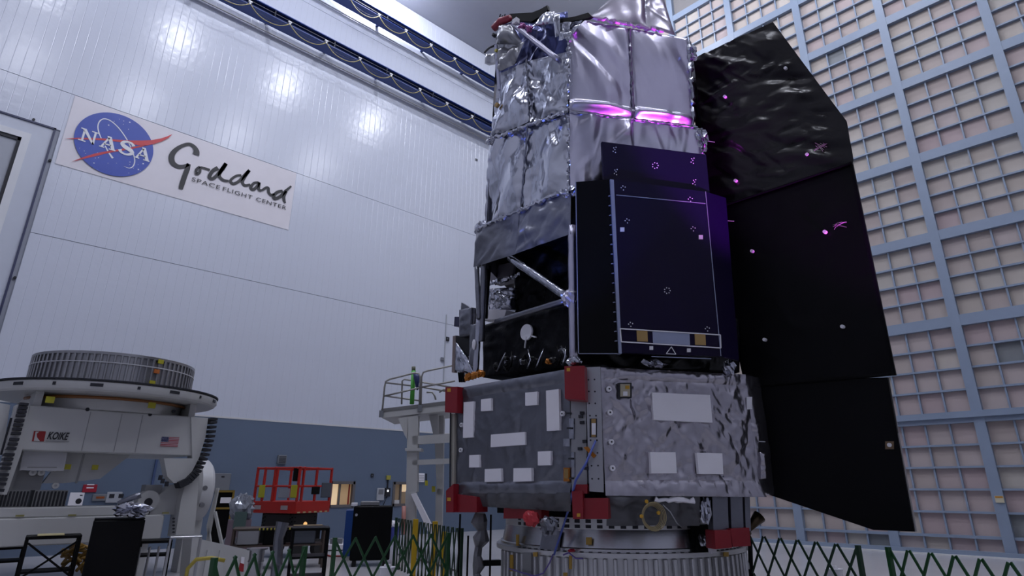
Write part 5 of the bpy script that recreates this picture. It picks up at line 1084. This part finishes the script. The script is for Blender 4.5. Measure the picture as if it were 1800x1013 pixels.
for (x, y, sx, sy, sz, m_) in ((.5, -.01, .3, .03, .26, M_blk), (.86, -.01, .38, .03, .36, mat('box_slate', (.07, .08, .10), .5)), (-.01, .25, .03, .35, .22, M_alu), (-.01, .02, .03, .2, .3, mat('lift_yellow', (.45, .42, .02), .5)), (-.01, 1.05, .03, .2, .3, mat('lift_yellow', (.45, .42, .02), .5))):
    lbox((x, y, z1+(.08 if m_ is not M_blk else .16)), (x+sx, y+sy, z1+.08+sz), 'control_box', m_)
lbox((.0, .1, zr-.35), (.12, .22, zr-.02), 'control_handle', M_blk)
for y in (1.1, .25): lbox((-.008, y, z0+.1), (0, y+.22, z0+.2), 'decal', mat('decal_grey', (.35, .3, .3), .5))
lbox((.12, .12, .30), (LX-.12, LY-.12, .62), 'chassis', M_blk)
for k in range(4):
    za, zb_ = .62+k*(z0-.62)/4, .62+(k+1)*(z0-.62)/4
    for yy in (.25, LY-.3):
        MB().bar((x0+.2, y0+yy, za), (x0+LX-.2, y0+yy, zb_), .05, .06).build('scissor_arm', M_blk, t); MB().bar((x0+LX-.2, y0+yy+.06, za), (x0+.2, y0+yy+.06, zb_), .05, .06).build('scissor_arm', M_blk, t)
    for xx in (.25, LX-.3): MB().bar((x0+xx, y0+.2, za), (x0+xx, y0+LY-.2, zb_), .05, .06).build('scissor_arm', M_blk, t)
lbox((.2, .2, .62), (LX-.2, LY-.2, z0), 'scissor_cover', M_tyre)
for (x, y) in ((.25, .06), (LX-.25, .06), (.25, LY-.06), (LX-.25, LY-.06)): MB().tube([(x0+x, y0+y-.07, .2), (x0+x, y0+y+.07, .2)], .2, 16).build('wheel', M_tyre, t)
MB().disc((x0+.62, y0+.18, z0-.25), .06, (0, -1, 0), .08, 10).build('warm_lamp', mat('warm_glow', (.8, .5, .2), .4, emit=(1, .55, .2), estr=1.2), t)
LIFT.rotation_euler = (0, 0, math.radians(23))
# workbench with hazard edge in front of the lift
t, c, wd_, zt = frame_stand('workbench', 'long bench with yellow-black hazard edge in front of the red lift', 'workbench', (408, 928, 565, 1040), 14.3, .7, mat('bench_brown', (.06, .04, .03), .5), shelf=(.45,), t_=.045)
for k in range(22): p = c+R@Vector((-wd_*.22+k*.04*wd_/2.0, -.006, zt-.02)); MB().box(p, (.025*wd_/2, .012, .045), rz=RZ).build('hazard_mark', [M_yel, M_blk][k % 2], t)
for k, (u, hh, ww, m_) in enumerate(((-.33, .30, .44, M_chr), (-.05, .34, .46, M_blk), (.26, .32, .5, mat('box_slate', (.07, .08, .10), .5)))):
    p = c+R@Vector((u*wd_, .25, .468+hh/2)); tag(MB().box(p, (ww, .35, hh), rz=RZ, bev=.02).build('shelf_unit', m_), ['steel instrument box', 'black instrument box', 'slate instrument box'][k]+' on the lower shelf of the hazard-edged bench', 'box')
p = c+R@Vector((.30*wd_, .2, zt+.02)); tag(MB().box(p, (.6, .3, .03), rz=RZ).build('wood_plank', mat('plank_tan', (.28, .2, .1), .6)), 'tan plank lying on the right end of the hazard-edged bench', 'plank')
# black rack frame, steel drum, wrapped stand in front
t, c, wd_, zt = frame_stand('rack_frame', 'tall black open rack frame in front of the hazard-edged bench', 'rack', (506, 928, 571, 1090), 10.9, .6, M_blk, shelf=(.55, .25), t_=.045)
p = fd(453, 963, 11.4); dz = p.z; t = thing('steel_drum', 'round steel drum with a shiny lid near the outrigger', 'drum', (p.x, p.y, 0))
MB().lathe([(.02, 0), (.11, 0), (.12, .03), (.12, dz-.03), (.02, dz-.03)], 24, (p.x, p.y, 0)).build('drum_body', M_chr, t, auto=30); MB().lathe([(.02, dz-.03), (.17, dz-.03), (.17, dz-.005), (.02, dz)], 24, (p.x, p.y, 0)).build('drum_lid', M_chr, t, auto=30)
for z in (.25, .45): MB().lathe([(.12, z-.02), (.13, z), (.12, z+.02)], 24, (p.x, p.y, 0)).build('drum_hoop', M_chr, t, True)
c = fd(486, 985, 11.4); t = thing('wrapped_pipe', 'crinkled foil-wrapped pipe standing between the drum and the rack', 'pipe', (c.x, c.y, 0)); MB().tube([(c.x, c.y, .0), (c.x+.02, c.y, .4), (c.x-.01, c.y, .8), (c.x+.03, c.y, 1.05)], [.06, .09, .08, .11], 9).build('pipe_wrap', M_foil_d, t); MB().box((c.x, c.y, .012), (.3, .3, .024)).build('foot_plate', M_alu, t)
# black cabinet, blue locker behind, things on top
c, wd_, zb, zt = extent(619, 890, 687, 986, 14.8); t = thing('black_cabinet', 'large black cabinet standing before the blue wall', 'cabinet', (c.x, c.y, 0)); cc = c+R@Vector((0, .35, 0))
MB().box((cc.x, cc.y, .12+(zt-.12)/2), (wd_, .7, zt-.12), rz=RZ, bev=.02).build('cabinet_body', M_blk, t)
for sx in (-1, 1): p = c+R@Vector((sx*wd_*.38, .1, .06)); MB().box((p.x, p.y, .06), (.09, .09, .12), rz=RZ).build('caster', M_tyre, t)
p = c+R@Vector((-wd_*.42, -.01, zt-.18)); MB().disc(p, .03, -FH, .02, 8).build('latch', M_alu, t)
p = c+R@Vector((-.08, .25, zt+.05)); tag(MB().box(p, (.42, .3, .10), rz=RZ, bev=.02).build('desk_printer', mat('printer_grey', (.22, .22, .23), .5)), 'grey desk printer on top of the black cabinet', 'printer'); p = c+R@Vector((-.42, .12, zt+.035)); tag(MB().box(p, (.14, .22, .07), rz=RZ, bev=.01).build('paper_tray', M_wht), 'white tray at the left end of the black cabinet top', 'tray')
c, wd_, zb, zt = extent(606, 897, 632, 968, 15.9); t = thing('blue_locker', 'narrow bright blue locker half hidden by the black cabinet', 'locker', (c.x, c.y, 0)); cc = c+R@Vector((0, .3, 0)); MB().box((cc.x, cc.y, .1+(zt-.1)/2), (wd_, .6, zt-.1), rz=RZ, bev=.01).build('locker_body', mat('locker_blue', (.006, .05, .22), .4), t); MB().box((cc.x, cc.y, .05), (wd_*.9, .55, .1), rz=RZ).build('plinth', M_pw, t)
p = onZ(690, 952, .0); t = thing('blue_bin', 'small blue bin with white liner beside the black cabinet', 'bin', (p.x, p.y, 0)); MB().lathe([(.02, .0), (.16, .0), (.20, .42), (.02, .42)], 18, (p.x, p.y, 0)).build('bin_body', mat('bin_blue', (.03, .04, .22), .4), t, auto=30); lump('bin_liner', M_patch, (p.x, p.y, .50), (.17, .17, .12), t, 421, .2, 8)
# --- white work platform with railing beside the telescope
WP = 15.5
t = thing('work_platform', 'white steel work platform with pipe railing left of the telescope', 'platform', tuple(Vector((fd(745, 900, WP).x, fd(745, 900, WP).y, 0))))
M_pl = mat('platform_white', (.46, .46, .45), .45)
def wp(x, y, o=0.0): return fd(x, y, WP+o)
def wplate(pts, dep, name, m=M_pl, o=0.0): return MB().prism(facing([wp(x, y, o) for x, y in pts]), dep).build(name, m, t)
wplate([(671, 725), (671, 735), (845, 716), (845, 704)], 1.6, 'deck_beam'); wplate([(670, 719), (670, 725), (845, 705), (845, 698)], 1.6, 'deck_edge', mat('deck_grey', (.16, .16, .16), .5), -.01)
wplate([(716, 733), (735, 731), (733, 865), (714, 863)], .25, 'column'); wplate([(713, 863), (731, 865), (727, 1000), (709, 1000)], .22, 'column'); wplate([(762, 729), (780, 727), (778, 870), (768, 870)], .25, 'column', o=.8); wplate([(766, 860), (778, 860), (775, 1000), (763, 1000)], .22, 'column', o=.8)
wplate([(700, 736), (717, 733), (717, 775), (711, 765)], .15, 'knee_brace'); wplate([(754, 731), (770, 730), (770, 780), (764, 775)], .15, 'knee_brace', o=.4)
wplate([(725, 767), (800, 762), (800, 777), (725, 782)], .15, 'cross_beam'); wplate([(725, 809), (795, 806), (795, 815), (725, 818)], .15, 'cross_beam'); wplate([(712, 788), (740, 788), (740, 793), (712, 793)], .4, 'column_collar', o=-.08)
wplate([(722, 869), (730, 867), (769, 945), (760, 952)], .15, 'diagonal_leg', M_patch, -.1)
M_pipe = mat('pipe_steel', (.30, .29, .27), .4, .6)
def pipe(pts, o=0.0, r=.022, name='rail_pipe'): MB().tube([wp(x, y, o) for x, y in pts], r, 8).build(name, M_pipe, t, True)
pipe([(672, 722), (676, 680), (678, 671), (685, 667), (728, 656), (737, 657), (739, 665), (737, 718)]); pipe([(740, 718), (741, 663), (744, 655), (752, 652), (800, 642)]); pipe([(674, 697), (737, 682)]); pipe([(740, 681), (800, 670)])
pipe([(706, 711), (707, 670), (711, 667), (800, 682)], .8); pipe([(678, 673), (738, 680), (795, 690)], .9); pipe([(676, 696), (740, 705)], .9); pipe([(750, 690), (760, 690), (764, 696), (766, 703)], .5); pipe([(772, 690), (780, 685), (800, 688)], .5)
for x, y in ((670, 728), (738, 718)): MB().box(wp(x, y, -.03), (.10, .10, .16), rz=RZ).build('rail_socket', M_gbox, t)
g = thing('fall_arrest_post', 'bright green post with blue strap standing on the white platform', 'post', tuple(wp(724, 711, .3))); MB().tube([wp(724, 711, .3), wp(727, 652, .3)], .055, 10).build('green_post', mat('neon_green', (.08, .42, .05), .4), g, True); MB().tube([wp(727, 652, .3), wp(727, 645, .3)], .05, 10).build('post_cap', mat('cap_olive', (.12, .13, .08), .5), g, True); MB().tube([wp(729, 656, .22), wp(733, 664, .18), wp(733, 675, .18), wp(734, 686, .2)], [.05, .08, .05, .02], 8).build('blue_strap', mat('strap_navy', (.02, .03, .12), .5), g, True)
for k in range(1): MB().tube([wp(749, 833, -.1), wp(749, 850, -.1)], .02, 6).build('hanging_tag', M_dark, t)
wplate([(747, 845), (752, 845), (752, 854), (747, 854)], .02, 'yellow_tag', M_yel, -.12); wplate([(759, 855), (765, 855), (765, 865), (759, 865)], .02, 'yellow_tag', M_yel, .7)
MB().tube([wp(710, 890, -.15), wp(709, 940, -.15)], .05, 10).build('pink_sleeve', mat('pink_sleeve', (.55, .24, .20), .4), t, True)

# --- folding green lattice barriers
def barrier(name, label, a, b, n, ht, m, k=2, posts_=(True, True), z0=.05, sl=.022):
    a, b = Vector(a), Vector(b); t = thing(name, label, 'barrier', ((a.x+b.x)/2, (a.y+b.y)/2, 0), 'green lattice barriers'); d = b-a; L_ = d.length; u = d.normalized(); nn = Vector((-u.y, u.x, 0)); p_ = L_/n
    def pt(s, z, o): return a+u*s+Vector((0, 0, z))+nn*o
    for sg in (1, -1):
        for i in range(-k, n+k+1):
            s0, s1 = i*p_, (i+sg*k)*p_; za, zb_ = ht, z0
            if min(s0, s1) < -.001 and max(s0, s1) <= 0: continue
            if max(s0, s1) > L_+.001 and min(s0, s1) >= L_: continue
            for side in (0, 1):          # clip to the ends
                pass
            f0, f1 = 0.0, 1.0
            if s1 != s0:
                fa_, fb_ = (0-s0)/(s1-s0), (L_-s0)/(s1-s0); lo, hi = min(fa_, fb_), max(fa_, fb_); f0, f1 = max(f0, lo), min(f1, hi)
            if f1-f0 < .05: continue
            P_ = pt(s0+(s1-s0)*f0, za+(zb_-za)*f0, .012*sg); Q_ = pt(s0+(s1-s0)*f1, za+(zb_-za)*f1, .012*sg)
            MB().bar(P_, Q_, .012, sl*1.3, up=nn.cross(Q_-P_)).build('slat', m, t)
    for i, e in enumerate((a, b)):
        if posts_[i]: MB().box((e.x, e.y, ht/2+.005), (.045, .045, ht+.01), rz=math.atan2(u.y, u.x)).build('end_post', m, t); MB().box((e.x, e.y, .02), (.30, .05, .04), rz=math.atan2(u.y, u.x)+math.pi/2).build('post_foot', M_tyre, t)
    return t
def G(x, y, z=1.0): q = onZ(x, y, z); return (q.x, q.y, 0)
barrier('lattice_barrier', 'dark green folding lattice barrier right of the ring, under the black shield tip', G(1316, 941), G(1508, 961), 6, 1.0, M_grn2, posts_=(False, True))
barrier('lattice_barrier', 'green folding lattice barrier in the bottom right corner of the hall', G(1561, 964), G(1830, 996), 6, 1.0, M_grn)
barrier('lattice_barrier', 'green folding lattice barrier in front of the black cabinet', G(589, 947), G(788, 938), 6, 1.0, M_grn)
barrier('lattice_barrier', 'green folding lattice barrier before the white outrigger and the drum', G(377, 983), G(536, 962), 5, 1.0, M_grn)
fa_, fb_ = onZ(697, 911, 1.0), onZ(812, 930, 1.0); tb = barrier('lattice_barrier', 'nearly closed green barrier behind with yellow posts beside the platform', (fa_.x, fa_.y, 0), (fb_.x, fb_.y, 0), 18, 1.0, M_grn2, k=1, sl=.03)
for (x, yt, yb, lab) in ((731, 913, 977, 'yellow safety post left of the platform column'), (765, 917, 990, 'stout yellow safety post in front of the platform column'), (782, 935, 996, 'short yellow safety post behind the lattice barrier end')):
    d_ = 12.6 if x < 770 else 12.2; a = fd(x, yt, d_); b = onZ(x-3, yb, 0) if False else Vector((a.x, a.y, 0)); t = thing('safety_post', lab, 'post', (a.x, a.y, 0)); MB().box((a.x, a.y, a.z/2), (.09, .09, a.z), rz=RZ).build('post', M_ypost, t); MB().box((a.x, a.y, .03), (.34, .2, .06), rz=RZ).build('base', M_ypost, t)
# --- thin black stands, foil-wrapped stand, pale pedestal, floor cables
for (x, yt, d_, lab) in ((809, 904, 9.6, 'thin black stand directly below the left red cover'), (863, 905, 9.3, 'thin black stand left of the support ring edge'), (823, 942, 9.8, 'shorter black stand between the two thin black stands')):
    a = fd(x, yt, d_); t = thing('light_stand', lab, 'stand', (a.x, a.y, 0)); MB().tube([(a.x, a.y, .0), (a.x, a.y, a.z)], .014, 8).build('pole', M_blk, t); MB().box((a.x, a.y, .012), (.12, .12, .024), rz=RZ).build('base', M_blk, t)
c = fd(842, 950, 9.5); zt = fd(836, 902, 9.5).z; t = thing('wrapped_stand', 'tall stand draped in dull grey foil left of the support ring', 'stand', (c.x, c.y, 0)); rng = np.random.default_rng(77)
MB().tube([(c.x+rng.uniform(-.04, .04), c.y+rng.uniform(-.04, .04), z) for z in np.linspace(.03, zt, 12)], [.05+.09*rng.random() for _ in range(12)], 9).build('foil_drape', mat('drape_grey', (.16, .16, .17), .4, .6, bump=.3, bscale=12), t); MB().box((c.x, c.y, .014), (.22, .22, .028), rz=RZ).build('base', M_blk, t); p = c+R@Vector((.16, 0, 0)); MB().box((p.x, p.y, .62), (.30, .10, .07), rz=RZ).build('arm', M_blk, t)
for x, y, lab in ((681, 997, 'white plastic pedestal at the foot of the middle green barrier'), (1466, 1000, 'white plastic pedestal behind the dark green barrier on the right')):
    q = onZ(x, y, .42); t = thing('white_pedestal', lab, 'pedestal', (q.x, q.y, 0)); MB().lathe([(.02, 0), (.16, 0), (.14, .1), (.11, .36), (.13, .42), (.02, .42)], 16, (q.x, q.y, 0)).build('pedestal_body', M_wht, t, auto=30); MB().lathe([(.02, .42), (.06, .42), (.05, .46), (.02, .46)], 12, (q.x, q.y, 0)).build('knob', M_wht, t, auto=30)
tag(MB().tube([onZ(562, 972, .02), onZ(580, 978, .02), onZ(604, 978, .02), onZ(625, 981, .02)], .02, 6).build('red_floor_cable', mat('cable_red', (.30, .03, .03), .5), None, True), 'red cable lying on the floor in front of the blue locker', 'cable')
tag(MB().tube([onZ(700, 975, .02), onZ(730, 982, .02), onZ(770, 993, .02), onZ(800, 1003, .02)], .018, 6).build('grey_floor_cable', mat('cable_mauve', (.12, .09, .11), .5), None, True), 'thin dark cable crossing the floor behind the middle barrier', 'cable')
# low white boxes by the wall between lift and cabinet
c, wd_, zb, zt = extent(576, 944, 606, 962, 18.3); t = thing('low_trolley', 'low white trolley with small tools by the blue wall', 'trolley', (c.x, c.y, 0)); cc = c+R@Vector((0, .25, 0)); MB().box((cc.x, cc.y, .10), (wd_, .5, .14), rz=RZ, bev=.02).build('tray', M_wht, t); MB().box((cc.x, cc.y, .24), (wd_*.7, .3, .12), rz=RZ).build('tool_roll', M_gbox, t); MB().box((cc.x, cc.y, .016), (wd_*.8, .4, .03), rz=RZ).build('wheel_base', M_tyre, t)
# dark frame at the right end of the support ring
t = thing('dolly_frame', 'black and steel dolly frame at the right end of the support ring', 'frame', (9.3, 4.35, 0))
def DFp(x, y): return fd(x, y, 9.6)
for a, b, w_, m_ in (((1299, 966), (1310, 1060), .06, M_blk), ((1318, 945), (1322, 1060), .05, M_blk), ((1300, 968), (1322, 1005), .04, M_chr), ((1298, 995), (1323, 998), .05, M_chr), ((1312, 1000), (1318, 1060), .035, M_chr)): MB().bar(DFp(*a), DFp(*b), w_, w_).build('frame_bar', m_, t)
